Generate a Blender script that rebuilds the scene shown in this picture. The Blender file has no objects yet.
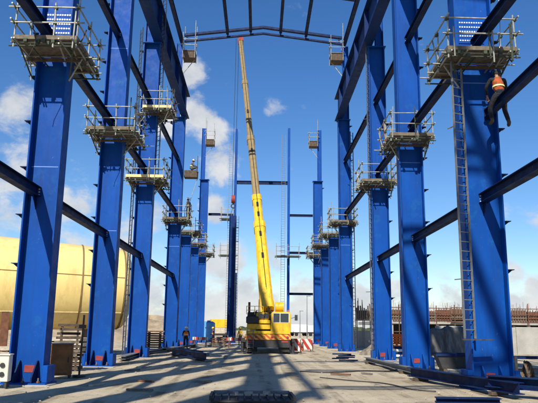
import bpy, bmesh, math, random
from mathutils import Vector, Matrix
random.seed(7)
S = bpy.context.scene
C = S.collection
R = math.radians
V = Vector

# ------------------------------------------------------------------ camera
FPX, HZ, VPX, CAMH = 620.0, 329.1, 260.5, 1.65
ROLL = math.radians(.7)
pitch = math.atan((HZ-201.5)/FPX)
yaw = math.atan((269-VPX)*math.cos(pitch)/FPX)
Fw = V((math.sin(yaw)*math.cos(pitch), math.cos(yaw)*math.cos(pitch), math.sin(pitch)))
Rt = V((math.cos(yaw), -math.sin(yaw), 0))
Up = Rt.cross(Fw)
Rt, Up = Rt*math.cos(ROLL)+Up*math.sin(ROLL), Up*math.cos(ROLL)-Rt*math.sin(ROLL)
cd = bpy.data.cameras.new('camera'); cam = bpy.data.objects.new('camera', cd); C.objects.link(cam)
cam.location = (0, 0, CAMH); cam.rotation_euler = Matrix((Rt, Up, -Fw)).transposed().to_euler()
cd.sensor_width = 36; cd.lens = FPX/538*36; cd.clip_end = 6000; cd.clip_start = .1
S.camera = cam
def ray(px, py): return (Fw + Rt*((px-269)/FPX) + Up*((201.5-py)/FPX))
def P(px, py, d):
    r = ray(px, py); return V((0, 0, CAMH)) + r*(d/r.y)
def G(px, py):
    r = ray(px, py); return V((0, 0, CAMH)) + r*(-CAMH/r.z)

# ------------------------------------------------------------------ materials
def nd(nt, t, **k):
    n = nt.nodes.new(t)
    for a, b in k.items(): setattr(n, a, b)
    return n
def mat(name, col, rough=.6, metal=0., var=.12, scale=3., dirt=None, dscale=1.2, damt=.5, bump=0., bscale=40., spec=.5, stretch=None):
    m = bpy.data.materials.new(name); m.use_nodes = True; nt = m.node_tree; L = nt.links
    b = nt.nodes['Principled BSDF']; b.inputs['Roughness'].default_value = rough; b.inputs['Metallic'].default_value = metal
    b.inputs['Specular IOR Level'].default_value = spec
    tc = nd(nt, 'ShaderNodeTexCoord'); src = tc.outputs['Object']
    if stretch:
        mp = nd(nt, 'ShaderNodeMapping'); mp.inputs['Scale'].default_value = stretch; L.new(src, mp.inputs[0]); src = mp.outputs[0]
    n = nd(nt, 'ShaderNodeTexNoise'); n.inputs['Scale'].default_value = scale; n.inputs['Detail'].default_value = 5; L.new(src, n.inputs['Vector'])
    r = nd(nt, 'ShaderNodeValToRGB'); e = r.color_ramp.elements
    e[0].position = .3; e[1].position = .72
    e[0].color = (*[c*(1-var) for c in col], 1); e[1].color = (*[min(1, c*(1+var)) for c in col], 1)
    L.new(n.outputs['Fac'], r.inputs[0]); out = r.outputs[0]
    if dirt:
        n2 = nd(nt, 'ShaderNodeTexNoise'); n2.inputs['Scale'].default_value = dscale; n2.inputs['Detail'].default_value = 8; n2.inputs['Roughness'].default_value = .7
        L.new(src, n2.inputs['Vector'])
        mr = nd(nt, 'ShaderNodeMapRange'); mr.inputs[1].default_value = .52; mr.inputs[2].default_value = .72; mr.inputs[4].default_value = damt
        L.new(n2.outputs['Fac'], mr.inputs[0])
        mx = nd(nt, 'ShaderNodeMix', data_type='RGBA'); L.new(mr.outputs[0], mx.inputs[0]); L.new(out, mx.inputs[6]); mx.inputs[7].default_value = (*dirt, 1)
        out = mx.outputs[2]
        rr = nd(nt, 'ShaderNodeMapRange'); rr.inputs[3].default_value = rough; rr.inputs[4].default_value = min(1, rough+.25); L.new(mr.outputs[0], rr.inputs[0]); L.new(rr.outputs[0], b.inputs['Roughness'])
    L.new(out, b.inputs['Base Color'])
    if bump:
        n3 = nd(nt, 'ShaderNodeTexNoise'); n3.inputs['Scale'].default_value = bscale; n3.inputs['Detail'].default_value = 6; L.new(src, n3.inputs['Vector'])
        bp = nd(nt, 'ShaderNodeBump'); bp.inputs['Strength'].default_value = bump; bp.inputs['Distance'].default_value = .05
        L.new(n3.outputs['Fac'], bp.inputs['Height']); L.new(bp.outputs[0], b.inputs['Normal'])
    return m
def stripes(name, c1, c2, freq, ang):
    m = bpy.data.materials.new(name); m.use_nodes = True; nt = m.node_tree; L = nt.links; b = nt.nodes['Principled BSDF']; b.inputs['Roughness'].default_value = .55
    tc = nd(nt, 'ShaderNodeTexCoord'); mp = nd(nt, 'ShaderNodeMapping'); mp.inputs['Rotation'].default_value = (0, ang, 0); L.new(tc.outputs['Object'], mp.inputs[0])
    w = nd(nt, 'ShaderNodeTexWave', wave_type='BANDS', bands_direction='X'); w.inputs['Scale'].default_value = freq; w.inputs['Distortion'].default_value = 0
    L.new(mp.outputs[0], w.inputs[0])
    g = nd(nt, 'ShaderNodeMath', operation='GREATER_THAN'); g.inputs[1].default_value = .5; L.new(w.outputs['Fac'], g.inputs[0])
    n = nd(nt, 'ShaderNodeTexNoise'); n.inputs['Scale'].default_value = 4; L.new(tc.outputs['Object'], n.inputs[0])
    mx = nd(nt, 'ShaderNodeMix', data_type='RGBA'); L.new(g.outputs[0], mx.inputs[0]); mx.inputs[6].default_value = (*c1, 1); mx.inputs[7].default_value = (*c2, 1)
    m2 = nd(nt, 'ShaderNodeMix', data_type='RGBA', blend_type='MULTIPLY'); m2.inputs[0].default_value = .4; L.new(mx.outputs[2], m2.inputs[6]); L.new(n.outputs['Color'], m2.inputs[7])
    L.new(m2.outputs[2], b.inputs['Base Color']); return m
M = dict(
 blue=mat('blue_paint', (.003, .056, .275), .48, spec=.22, var=.10, scale=1.3, dirt=(.012, .055, .20), dscale=2.2, damt=.35, stretch=(1, 1, .25), bump=.06, bscale=1.5),
 blue_shaded=mat('blue_beam_shaded', (.006, .022, .095), .5, var=.2, scale=2, dirt=(.012, .016, .04), damt=.6),
 seam=mat('weld_primer', (.10, .22, .55), .6),
 rust=mat('rust', (.135, .055, .028), .85, var=.3, scale=5, dirt=(.07, .03, .015), dscale=3),
 rustbox=mat('rusty_paint', (.20, .085, .022), .75, var=.25, scale=4, dirt=(.09, .05, .03), dscale=3, damt=.8),
 steel=mat('galvanised', (.17, .18, .19), .6, .3, var=.2, scale=8, dirt=(.18, .13, .09), dscale=5, damt=.6),
 dark_steel=mat('dark_steel', (.05, .065, .10), .6, .2, var=.3, scale=8),
 tube=mat('scaffold_tube', (.33, .33, .29), .55, .35, var=.25, scale=6, dirt=(.10, .12, .07), dscale=4, damt=.7),
 coupler=mat('coupler', (.045, .06, .04), .8, .2, var=.4, scale=9),
 board=mat('scaffold_board', (.15, .125, .09), .9, var=.35, scale=7, dirt=(.09, .06, .04), dscale=5, damt=.7),
 wood_d=mat('dark_timber', (.085, .06, .04), .9, var=.4, scale=6, dirt=(.03, .025, .02), dscale=4),
 red=mat('red_paint', (.26, .032, .025), .7, var=.35, scale=9, dirt=(.10, .05, .06), dscale=9, damt=.8),
 bolt=mat('zinc_bolt', (.75, .77, .8), .4, .4),
 yellow=mat('yellow_paint', (.70, .42, .012), .45, var=.16, scale=2, dirt=(.20, .115, .025), dscale=3.5, damt=.75, stretch=(1.5, 1.5, .5), bump=.08, bscale=3),
 tank=mat('tank_paint', (.77, .59, .225), .34, var=.09, scale=.6, dirt=(.47, .31, .10), dscale=1.6, damt=.6, bump=.10, bscale=1.0, stretch=(1, 1, .35)),
 tankring=mat('tank_seam', (.22, .14, .05), .6, var=.3),
 greym=mat('boom_grey', (.27, .195, .085), .5, .2, var=.2, scale=3, dirt=(.12, .10, .08), dscale=3, damt=.6),
 dark=mat('dark_machine', (.02, .02, .022), .6, var=.4, scale=5, dirt=(.07, .055, .04), dscale=4),
 rubber=mat('rubber', (.018, .018, .018), .85, var=.3),
 glass=mat('dark_glass', (.02, .03, .04), .08, spec=.8),
 orange=mat('orange_paint', (.60, .14, .015), .55, var=.3, scale=6, dirt=(.25, .05, .02), dscale=5),
 hivis=mat('hivis_vest', (.75, .14, .015), .8, var=.2, scale=8),
 vest_d=mat('faded_orange_vest', (.33, .07, .018), .9, var=.4, scale=9, dirt=(.09, .035, .02), dscale=6, damt=.7, bump=.7, bscale=9),
 hi_y=mat('reflective_tape', (.7, .68, .3), .5),
 navy=mat('navy_cloth', (.008, .009, .015), .9, var=.5, scale=9, bump=.7, bscale=10),
 greyc=mat('grey_cloth', (.10, .10, .11), .9, var=.3, scale=9),
 skin=mat('skin', (.32, .17, .11), .6, var=.08),
 hat_b=mat('dark_blue_helmet', (.01, .035, .10), .4),
 hat_w=mat('white_helmet', (.78, .78, .76), .4),
 hat_y=mat('yellow_helmet', (.7, .45, .02), .4),
 boot=mat('boot_leather', (.05, .035, .025), .7),
 concrete=mat('concrete', (.32, .31, .28), .9, var=.15, scale=1.2, dirt=(.22, .20, .17), dscale=.8, damt=.6, bump=.3, bscale=12),
 form=mat('formwork_timber', (.115, .052, .032), .9, var=.5, scale=6, dirt=(.06, .03, .02), dscale=3, damt=.7),
 rebar=mat('rebar', (.19, .10, .055), .85, var=.3, scale=5),
 cream=mat('cream_metal', (.62, .60, .50), .5, var=.1, dirt=(.3, .25, .18), dscale=5, damt=.5),
 tarp=mat('grey_tarp', (.10, .10, .095), .85, var=.4, scale=3, dirt=(.24, .22, .19), dscale=3, damt=.8, stretch=(1.6, 1, .25)),
 plank_y=mat('yellow_plank', (.60, .49, .24), .7, var=.15, scale=5, stretch=(3, 3, .4)),
 white=mat('white_paint', (.72, .72, .70), .5, var=.1, dirt=(.35, .3, .25), dscale=4, damt=.4),
 pale=mat('pale_blocks', (.46, .40, .31), .9, var=.25, scale=4, dirt=(.2, .16, .12), dscale=3, bump=.4, bscale=10),
 stone=mat('stone', (.38, .33, .25), .95, var=.4, scale=1.1),
 rubble=mat('rubble', (.20, .17, .13), 1., var=.5, scale=4, dirt=(.10, .08, .06), dscale=3, bump=1., bscale=6),
 soil=mat('soil', (.30, .235, .155), 1., var=.3, scale=.8, dirt=(.17, .12, .07), dscale=.5, bump=.8, bscale=2.5),
 sky_b=mat('light_blue_paint', (.08, .28, .55), .5, var=.15),
 hedge=mat('far_scrub', (.05, .065, .03), 1., var=.5, scale=.3),
 stripe=stripes('red_white_stripes', (.75, .73, .70), (.50, .045, .03), .72, R(35)),
 stripe_v=stripes('red_white_blocks', (.72, .70, .66), (.48, .05, .03), .55, 0),
 chevron=stripes('orange_chevrons', (.72, .45, .06), (.55, .09, .02), 1.3, R(45)),
)

def paint_mat(name, col, rough):
    m = bpy.data.materials.new(name); m.use_nodes = True; nt = m.node_tree; L = nt.links; b = nt.nodes['Principled BSDF']; b.inputs['Specular IOR Level'].default_value = .14
    tc = nd(nt, 'ShaderNodeTexCoord'); oi = nd(nt, 'ShaderNodeObjectInfo')
    off = nd(nt, 'ShaderNodeVectorMath', operation='SCALE'); off.inputs[0].default_value = (37, 19, 53); L.new(oi.outputs['Random'], off.inputs['Scale'])
    ad = nd(nt, 'ShaderNodeVectorMath', operation='ADD'); L.new(tc.outputs['Object'], ad.inputs[0]); L.new(off.outputs[0], ad.inputs[1]); src = ad.outputs[0]
    def noise(sc, det, ro, st=(1, 1, 1)):
        mp = nd(nt, 'ShaderNodeMapping'); mp.inputs['Scale'].default_value = st; L.new(src, mp.inputs[0])
        n = nd(nt, 'ShaderNodeTexNoise'); n.inputs['Scale'].default_value = sc; n.inputs['Detail'].default_value = det; n.inputs['Roughness'].default_value = ro; L.new(mp.outputs[0], n.inputs['Vector']); return n.outputs['Fac']
    def mr(f, a, b_, c=0, d=1):
        r = nd(nt, 'ShaderNodeMapRange'); r.inputs[1].default_value = a; r.inputs[2].default_value = b_; r.inputs[3].default_value = c; r.inputs[4].default_value = d; L.new(f, r.inputs[0]); return r.outputs[0]
    def mix(fac, a, col_, blend='MIX'):
        x = nd(nt, 'ShaderNodeMix', data_type='RGBA', blend_type=blend); L.new(fac, x.inputs[0])
        if isinstance(a, tuple): x.inputs[6].default_value = (*a, 1)
        else: L.new(a, x.inputs[6])
        x.inputs[7].default_value = (*col_, 1); return x.outputs[2]
    c = mix(mr(noise(.8, 5, .6, (1, 1, .4)), .3, .7), tuple(k*.82 for k in col), tuple(min(1, k*1.18) for k in col))
    c = mix(mr(noise(7, 6, .65, (1, 1, .06)), .50, .72, 0, .55), c, (col[0]*1.6+.006, col[1]*.62, col[2]*.50))         # rain streaks
    c = mix(mr(noise(1.6, 8, .72), .55, .72, 0, .55), c, (col[0]+.012, col[1]+.055, col[2]*.85+.04))                     # dusty, chalked patches
    c = mix(mr(noise(14, 4, .6, (1, 1, .5)), .68, .74, 0, .5), c, (.12, .17, .29))                                    # scuffs to primer
    c = mix(mr(noise(9, 3, .6, (1, 1, .35)), .735, .765, 0, .8), c, (.10, .045, .025))                                   # rust spots
    L.new(c, b.inputs['Base Color']); L.new(mr(noise(2.5, 6, .6), .3, .7, rough-.08, rough+.18), b.inputs['Roughness'])
    bp = nd(nt, 'ShaderNodeBump'); bp.inputs['Strength'].default_value = .12; bp.inputs['Distance'].default_value = .04; L.new(noise(1.1, 3, .5), bp.inputs['Height']); L.new(bp.outputs[0], b.inputs['Normal'])
    return m
M['blue'] = paint_mat('blue_paint', (.0014, .057, .285), .5)
M['blue_shaded'] = paint_mat('blue_beam_shaded', (.004, .016, .07), .55)  # beam blue darkened below the column paint to carry the beams' shade
M['blue_shaded_mid'] = paint_mat('blue_girder_shaded', (.003, .024, .12), .5)  # girder blue with the shade of its visible faces put into the colour
# ground material
def ground_mat():
    m = bpy.data.materials.new('site_ground'); m.use_nodes = True; nt = m.node_tree; L = nt.links; b = nt.nodes['Principled BSDF']; b.inputs['Roughness'].default_value = .95; b.inputs['Specular IOR Level'].default_value = .2
    tc = nd(nt, 'ShaderNodeTexCoord'); src = tc.outputs['Object']
    def noise(sc, det=6, ro=.6):
        n = nd(nt, 'ShaderNodeTexNoise'); n.inputs['Scale'].default_value = sc; n.inputs['Detail'].default_value = det; n.inputs['Roughness'].default_value = ro; L.new(src, n.inputs['Vector']); return n.outputs['Fac']
    def ramp(f, a, b_, p0=.35, p1=.65):
        r = nd(nt, 'ShaderNodeValToRGB'); e = r.color_ramp.elements; e[0].position = p0; e[1].position = p1; e[0].color = (*a, 1); e[1].color = (*b_, 1); L.new(f, r.inputs[0]); return r.outputs[0]
    def mr(f, a, b_, c=0, d=1):
        r = nd(nt, 'ShaderNodeMapRange'); r.inputs[1].default_value = a; r.inputs[2].default_value = b_; r.inputs[3].default_value = c; r.inputs[4].default_value = d; L.new(f, r.inputs[0]); return r.outputs[0]
    base = ramp(noise(.35, 8, .65), (.54, .445, .295), (.70, .605, .435))
    def mix(fac, a, col):
        x = nd(nt, 'ShaderNodeMix', data_type='RGBA'); L.new(fac, x.inputs[0]); L.new(a, x.inputs[6]); x.inputs[7].default_value = (*col, 1); return x.outputs[2]
    c = mix(mr(noise(1.1, 10, .75), .56, .70, 0, .75), base, (.25, .20, .14))
    c = mix(mr(noise(5.5, 6, .7), .60, .72, 0, .6), c, (.20, .165, .12))
    c = mix(mr(noise(.12, 4, .5), .55, .75, 0, .6), c, (.31, .26, .18))
    c = mix(mr(noise(22, 3, .6), .62, .72, 0, .5), c, (.60, .56, .47))
    # tyre tracks: bands along the aisle, broken up by noise
    mp = nd(nt, 'ShaderNodeMapping'); mp.inputs['Scale'].default_value = (1, .035, 1); L.new(src, mp.inputs[0])
    nz = nd(nt, 'ShaderNodeTexNoise'); nz.inputs['Scale'].default_value = 1.7; nz.inputs['Detail'].default_value = 4; L.new(mp.outputs[0], nz.inputs['Vector'])
    tr_ = nd(nt, 'ShaderNodeMath', operation='MULTIPLY'); L.new(mr(nz.outputs['Fac'], .50, .58, 0, .95), tr_.inputs[0]); L.new(mr(noise(.6, 6, .7), .42, .6), tr_.inputs[1])
    c = mix(tr_.outputs[0], c, (.25, .20, .135))
    c = mix(mr(noise(.45, 9, .78), .60, .70, 0, .7), c, (.15, .12, .085))
    vo = nd(nt, 'ShaderNodeTexVoronoi', feature='DISTANCE_TO_EDGE'); vo.inputs['Scale'].default_value = .28
    wv = nd(nt, 'ShaderNodeVectorMath', operation='ADD'); nv = nd(nt, 'ShaderNodeTexNoise'); nv.inputs['Scale'].default_value = 1.3; L.new(src, nv.inputs['Vector']); L.new(src, wv.inputs[0]); L.new(nv.outputs['Color'], wv.inputs[1]); L.new(wv.outputs[0], vo.inputs['Vector'])
    c = mix(mr(vo.outputs['Distance'], .0, .006, .55, 0), c, (.13, .11, .085))
    L.new(c, b.inputs['Base Color'])
    bp = nd(nt, 'ShaderNodeBump'); bp.inputs['Strength'].default_value = .8; bp.inputs['Distance'].default_value = .08
    ad = nd(nt, 'ShaderNodeMath', operation='ADD'); L.new(noise(3, 8, .7), ad.inputs[0]); L.new(noise(30, 4, .7), ad.inputs[1]); L.new(ad.outputs[0], bp.inputs['Height']); L.new(bp.outputs[0], b.inputs['Normal'])
    return m
M['ground'] = ground_mat()

# ------------------------------------------------------------------ mesh helpers
class MB:
    def __init__(s): s.v = []; s.f = []
    def box(s, c, size, rot=None):
        c = V(c); h = V(size)/2; i = len(s.v)
        for dx, dy, dz in ((-1,-1,-1),(1,-1,-1),(1,1,-1),(-1,1,-1),(-1,-1,1),(1,-1,1),(1,1,1),(-1,1,1)):
            p = V((dx*h.x, dy*h.y, dz*h.z))
            if rot: p = rot @ p
            s.v.append(c+p)
        s.f += [tuple(i+k for k in q) for q in ((0,3,2,1),(4,5,6,7),(0,1,5,4),(1,2,6,5),(2,3,7,6),(3,0,4,7))]; return s
    def bb(s, x0, x1, y0, y1, z0, z1): return s.box(((x0+x1)/2, (y0+y1)/2, (z0+z1)/2), (abs(x1-x0), abs(y1-y0), abs(z1-z0)))
    def frame(s, p0, p1, up=V((0, 0, 1))):
        z = (V(p1)-V(p0)).normalized()
        if abs(z.dot(up)) > .97: up = V((0, 1, 0))
        x = up.cross(z).normalized(); y = z.cross(x); return x, y, z
    def tube(s, p0, p1, r0, r1=None, n=7, caps=True):
        if r1 is None: r1 = r0
        p0 = V(p0); p1 = V(p1); x, y, z = s.frame(p0, p1); i = len(s.v)
        for k in range(n):
            a = 2*math.pi*k/n; d = x*math.cos(a)+y*math.sin(a); s.v.append(p0+d*r0); s.v.append(p1+d*r1)
        for k in range(n):
            a = i+2*k; b = i+2*((k+1) % n); s.f.append((a, b, b+1, a+1))
        if caps: s.f.append(tuple(i+2*k for k in reversed(range(n)))); s.f.append(tuple(i+2*k+1 for k in range(n)))
        return s
    def bar(s, p0, p1, w, h, up=V((0, 0, 1))):
        p0 = V(p0); p1 = V(p1); x, y, z = s.frame(p0, p1, up); i = len(s.v)
        for p in (p0, p1):
            for a, b in ((-1,-1),(1,-1),(1,1),(-1,1)): s.v.append(p+x*a*w/2+y*b*h/2)
        s.f += [(i+3,i+2,i+1,i),(i+4,i+5,i+6,i+7)]+[(i+k, i+(k+1)%4, i+4+(k+1)%4, i+4+k) for k in range(4)]; return s
    def extr(s, prof, p0, p1, up=V((0, 0, 1))):
        p0 = V(p0); p1 = V(p1); x, y, z = s.frame(p0, p1, up); i = len(s.v); n = len(prof)
        for p in (p0, p1):
            for a, b in prof: s.v.append(p+x*a+y*b)
        s.f += [tuple(i+k for k in reversed(range(n))), tuple(i+n+k for k in range(n))]+[(i+k, i+(k+1)%n, i+n+(k+1)%n, i+n+k) for k in range(n)]; return s
    def hbeam(s, p0, p1, w, h, tw=.02, tf=.03, up=V((0, 0, 1))):
        a, b, t = w/2, h/2, tw/2
        return s.extr([(-a,-b),(a,-b),(a,-b+tf),(t,-b+tf),(t,b-tf),(a,b-tf),(a,b),(-a,b),(-a,b-tf),(-t,b-tf),(-t,-b+tf),(-a,-b+tf)], p0, p1, up)
    def rings(s, axis_pts, radii, n=24, cap=True, arc=None):
        x, y, z = s.frame(axis_pts[0], axis_pts[-1]); i = len(s.v)
        for p, r in zip(axis_pts, radii):
            for k in range(n):
                a = 2*math.pi*k/n; s.v.append(V(p)+(x*math.cos(a)+y*math.sin(a))*r)
        for j in range(len(axis_pts)-1):
            for k in range(n): s.f.append((i+j*n+k, i+j*n+(k+1)%n, i+(j+1)*n+(k+1)%n, i+(j+1)*n+k))
        if cap: s.f.append(tuple(i+k for k in reversed(range(n)))); s.f.append(tuple(i+(len(axis_pts)-1)*n+k for k in range(n)))
        return s
    def mesh(s, name, m, smooth=False, bevel=0):
        me = bpy.data.meshes.new(name); me.from_pydata([tuple(p) for p in s.v], [], s.f); me.update()
        bm = bmesh.new(); bm.from_mesh(me); bmesh.ops.recalc_face_normals(bm, faces=bm.faces)
        if bevel: bmesh.ops.bevel(bm, geom=list(bm.edges), offset=bevel, segments=1, affect='EDGES', clamp_overlap=True)
        bm.to_mesh(me); bm.free()
        if smooth:
            for p in me.polygons: p.use_smooth = True
            try: me.set_sharp_from_angle(angle=R(40))
            except Exception: pass
        me.materials.append(M[m] if isinstance(m, str) else m); return me
    def build(s, name, m, parent=None, smooth=False, bevel=0, label=None):
        o = bpy.data.objects.new(name, s.mesh(name, m, smooth, bevel)); C.objects.link(o); o.parent = parent
        if label: o['label'] = label
        return o
def tag(o, label, cat, group=None):
    o['label'] = label; o['category'] = cat; o['kind'] = 'thing'
    if group: o['group'] = group
    return o
def thing(name, label, cat, loc=(0, 0, 0), rz=0, group=None):
    o = bpy.data.objects.new(name, None); C.objects.link(o); o.location = loc; o.rotation_euler = (0, 0, rz); o.empty_display_size = .2
    return tag(o, label, cat, group)
def struct(o, kind='structure'): o['kind'] = kind; return o
def copy_tree(o, parent=None):
    c = o.copy(); C.objects.link(c)
    if parent: c.parent = parent
    for ch in list(o.children): copy_tree(ch, c)
    return c

def shared(name, me, parent, loc, rot=None):
    o = bpy.data.objects.new(name, me); C.objects.link(o); o.parent = parent; o.location = loc
    if rot: o.rotation_euler = rot
    return o
CPM = MB().box((0, 0, 0), (.10, .10, .11)).mesh('coupler', 'coupler')
ORD = ['zeroth', 'first', 'second', 'third', 'fourth', 'fifth', 'sixth', 'seventh']
# ------------------------------------------------------------------ setting: ground
from mathutils import noise as mno
gx = [-2500, -600, -200, -80, -40]+[-24+k*.4 for k in range(121)]+[40, 80, 200, 600, 2500]
gy = [-400, -100, -30, 0, 6]+[10+k*.35 for k in range(72)]+[36+k*.8 for k in range(40)]+[80, 120, 200, 400, 1000, 4200]
g = MB()
def gz(x, y):
    if abs(x) > 24 or y < 10 or y > 66: return 0.
    f = min(1, (24-abs(x))/4, (y-10)/2, (66-y)/6)
    return f*min(.012, .035*mno.fractal((x*.35, y*.28, 0), 1., 2., 4)+.008*mno.noise((x*1.7, y*1.5, 3))-.012)
for y in gy:
    for x in gx: g.v.append(V((x, y, gz(x, y))))
nx = len(gx)
for j in range(len(gy)-1):
    for i in range(nx-1): g.f.append((j*nx+i, j*nx+i+1, (j+1)*nx+i+1, (j+1)*nx+i))
struct(g.build('ground', 'ground', smooth=True))
# loose stones, nobody could count
st = MB()
def stone(x, y, r):
    i = len(st.v); z = r*.25
    pts = [(1,0,0),(0,1,0),(-1,0,0),(0,-1,0),(0,0,.8),(0,0,-.6)]
    for a, b, c in pts: st.v.append(V((x+a*r*random.uniform(.6,1.2), y+b*r*random.uniform(.6,1.2), z+c*r*random.uniform(.6,1))))
    for q in ((0,1,4),(1,2,4),(2,3,4),(3,0,4),(1,0,5),(2,1,5),(3,2,5),(0,3,5)): st.f.append(tuple(i+k for k in q))
for k in range(2000):
    y = random.uniform(12, 55); x = random.uniform(-12, 12)
    if abs(x) < 5 and random.random() < .55: x = random.choice((-1, 1))*random.uniform(4.5, 11)
    stone(x, y, random.choice((.012, .015, .02, .02, .03, .045))*random.uniform(.7, 1.2))
struct(st.build('gravel', 'stone'), 'stuff')

# ------------------------------------------------------------------ columns
XC = 6.90
DEP = [19.0, 27.8, 36.2, 50.0, 57.0, 64.5, 73.5]
HW = {-1: .51, 1: .55}
def cx(sx, i): return sx*({(-1, 0): 6.76, (1, 2): 7.08, (-1, 3): 6.98}.get((sx, i), XC))
def col_shaft(H, w):
    b = MB(); t = .045
    b.bb(-w+t, w-t, -.012, .012, 0, H)
    b.bb(-w, -w+t, -.30, .30, 0, H); b.bb(w-t, w, -.30, .30, 0, H)
    return b
BOLT = MB().box((0, 0, 0), (.045, .018, .045)).mesh('bolt', 'bolt')
def make_column(name, label, x, y, H, sx, seams, stub=None, splice=True, cleats=True, mark=True, group=None, near=True, w=None):
    """sx=-1 left row, +1 right row; outer side is at sx*x"""
    w = w or HW[sx]
    t = thing(name, label, 'column', (x, y, 0), 0, group)
    col_shaft(H, w).build('shaft', 'blue', t)
    MB().bb(-w-.17, w+.17, -.52, .52, 0, .05).build('base_plate', 'blue', t, bevel=.006)
    MB().bb(-w-.30, w+.28, -.66, .62, -.06, .012).build('grout_pad', 'concrete', t, bevel=.02)
    for gx in (-.26, .26):
        for sy in (-1, 1):
            b = MB()
            prof = [(sy*.014, .052), (sy*.50, .052), (sy*.50, .20), (sy*.12, .66), (sy*.014, .66)]
            b.v = [V((gx-.02, a, z)) for a, z in prof]+[V((gx+.02, a, z)) for a, z in prof]
            b.f = [(0,1,2,3,4), (9,8,7,6,5)]+[(k, (k+1)%5, 5+(k+1)%5, 5+k) for k in range(5)]
            b.build('gusset', 'blue_shaded' if sx < 0 else 'blue', t)  # left row gussets get the darkened blue, their shade is in the colour
    for q in (-1, 1):
        MB().bb(q*(w+.002), q*(w+.15), -.34, .34, .052, .54).build('anchor_chair', 'blue', t, bevel=.01)
    for a in (-.44, 0.0, .44):
        ab = MB().tube((a, -.42, .05), (a, -.42, .19), .022).build('anchor_bolt', 'steel', t); MB().tube((a, -.42, .055), (a, -.42, .105), .05, n=6).build('nut', 'rust', ab)
    if mark:
        dz = random.uniform(-.06, .08); dx = random.uniform(-.05, .03)
        pm = MB().box((0, 0, 0), (.30*random.uniform(.85, 1.1), .012, .21*random.uniform(.8, 1.1))).build('paint_mark', 'red', t); pm.location = (dx, -.021, .365+dz); pm.rotation_euler = (0, random.uniform(-.07, .07), 0)
    for z in seams:
        MB().bb(-w+.047, w-.047, -.0175, -.0125, z, z+.03).build('weld_seam', 'seam', t)
    if splice:
        sp = MB().bb(-.42, .42, -.036, -.0145, 11.0, 11.85).build('splice_plate', 'blue', t)
        for r in range(5):
            for c in range(10): shared('bolt', BOLT, sp, (-.36+c*.08, -.045, 11.1+r*.16))
    if cleats:
        z = 3.5 if near else 5.0
        while z < H-.3:
            if random.random() < .85:
                b = MB(); b.bb(sx*(w+.002), sx*(w+.23), -.23, -.03, z, z+.02); b.bb(sx*(w+.002), sx*(w+.015), -.23, -.03, z-.16, z-.002)
                b.v += [V((sx*(w+.016), -.12, z-.002)), V((sx*(w+.20), -.12, z-.002)), V((sx*(w+.016), -.12, z-.15))]
                b.f.append((len(b.v)-3, len(b.v)-2, len(b.v)-1)); b.build('cleat', 'blue_shaded', t)
            z += 1.5
    if H > 15:
        MB().bb(-w-.08, w+.08, -.36, .36, H+.002, H+.06).build('cap_plate', 'blue', t, bevel=.006)
    if stub:
        MB().hbeam((sx*.22, 0, H+.062), (sx*.22, 0, stub), .34, .50, .02, .03, up=V((1, 0, 0))).build('upper_shaft', 'blue', t)
    return t
side = {-1: 'left', 1: 'right'}
seamz = {-1: [[6.55], [5.9, 14.75], [12.4], [8.1], [], [], []], 1: [[9.6], [9.3], [10.9], [8.4], [], [], []]}
feat = ['carrying the nearest scaffold platform', 'carrying the second nearest platform', 'just short of the crane girder end', 'under the far end of the crane girder', 'half height with no upper part', 'half height and next to the last', 'farthest, full height with thin top']
for sx in (-1, 1):
    for i, y in enumerate(DEP):
        H = 19.0 if i < 4 else (10.15 if i < 6 else 19.3)
        stub = 25.8 if i < 4 else (None if i < 6 else 25.9)
        make_column('steel_column', f'{ORD[i+1]} blue steel column of the {side[sx]} row, {feat[i]}', cx(sx, i), y, H, sx, seamz[sx][i], stub,
                    splice=(i < 1), w=({0: .62, 2: .50, 3: .48}.get(i) if sx > 0 else None), cleats=True, mark=(i != 3), group=f'blue columns of the {side[sx]} row', near=i < 4)
# the same rows go on beside and behind the photographer (they throw the foreground shadows)
for sx in (-1, 1):
    for y, w in ((10.8, 'before the nearest platform'), (2.6, 'beside the photographer'), (-5.2, 'behind the photographer'), (-12.8, 'last behind the photographer')):
        make_column('steel_column', f'blue steel column outside the frame of the {side[sx]} row, {w}', sx*XC, y, 19.0, sx, [], 25.8, splice=False, cleats=False, group=f'blue columns of the {side[sx]} row')

# ------------------------------------------------------------------ tie beams along each row, one per bay and level
allY = [2.6, 10.8]+DEP[:4]
XT = 6.98
for sx in (-1, 1):
    for lev, z, nm in ((0, 5.75, 'lower'), (1, 10.95, 'middle'), (2, 15.45, 'upper')):
        for a, b in zip(allY[:-1], allY[1:]):
            if lev == 2 and a < 10: continue
            i = allY.index(a)-1
            where = {0: 'running from first column out of frame', 1: 'between first and second columns', 2: 'between second and third columns', 3: 'between third and fourth columns', -1: 'beside the photographer out of frame'}[i]
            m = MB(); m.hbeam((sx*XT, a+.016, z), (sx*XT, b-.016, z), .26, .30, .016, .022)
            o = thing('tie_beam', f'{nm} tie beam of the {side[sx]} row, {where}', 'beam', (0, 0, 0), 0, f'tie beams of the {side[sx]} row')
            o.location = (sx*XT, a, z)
            m.v = [p-V((sx*XT, a, z)) for p in m.v]; m.build('beam', 'blue_shaded', o)
            for yy, s in ((.02, 1), (b-a-.02, -1)):
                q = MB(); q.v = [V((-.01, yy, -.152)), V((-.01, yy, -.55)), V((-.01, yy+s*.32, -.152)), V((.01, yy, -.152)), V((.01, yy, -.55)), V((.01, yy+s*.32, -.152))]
                q.f = [(0,1,2), (5,4,3), (0,3,4,1), (1,4,5,2), (2,5,3,0)]; q.build('gusset', 'blue_shaded', o)
                for bz in (-.09, .0, .09): 
                    for bx in (-.07, .07): shared('bolt', BOLT, o, (bx, yy-s*.004, bz))
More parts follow.
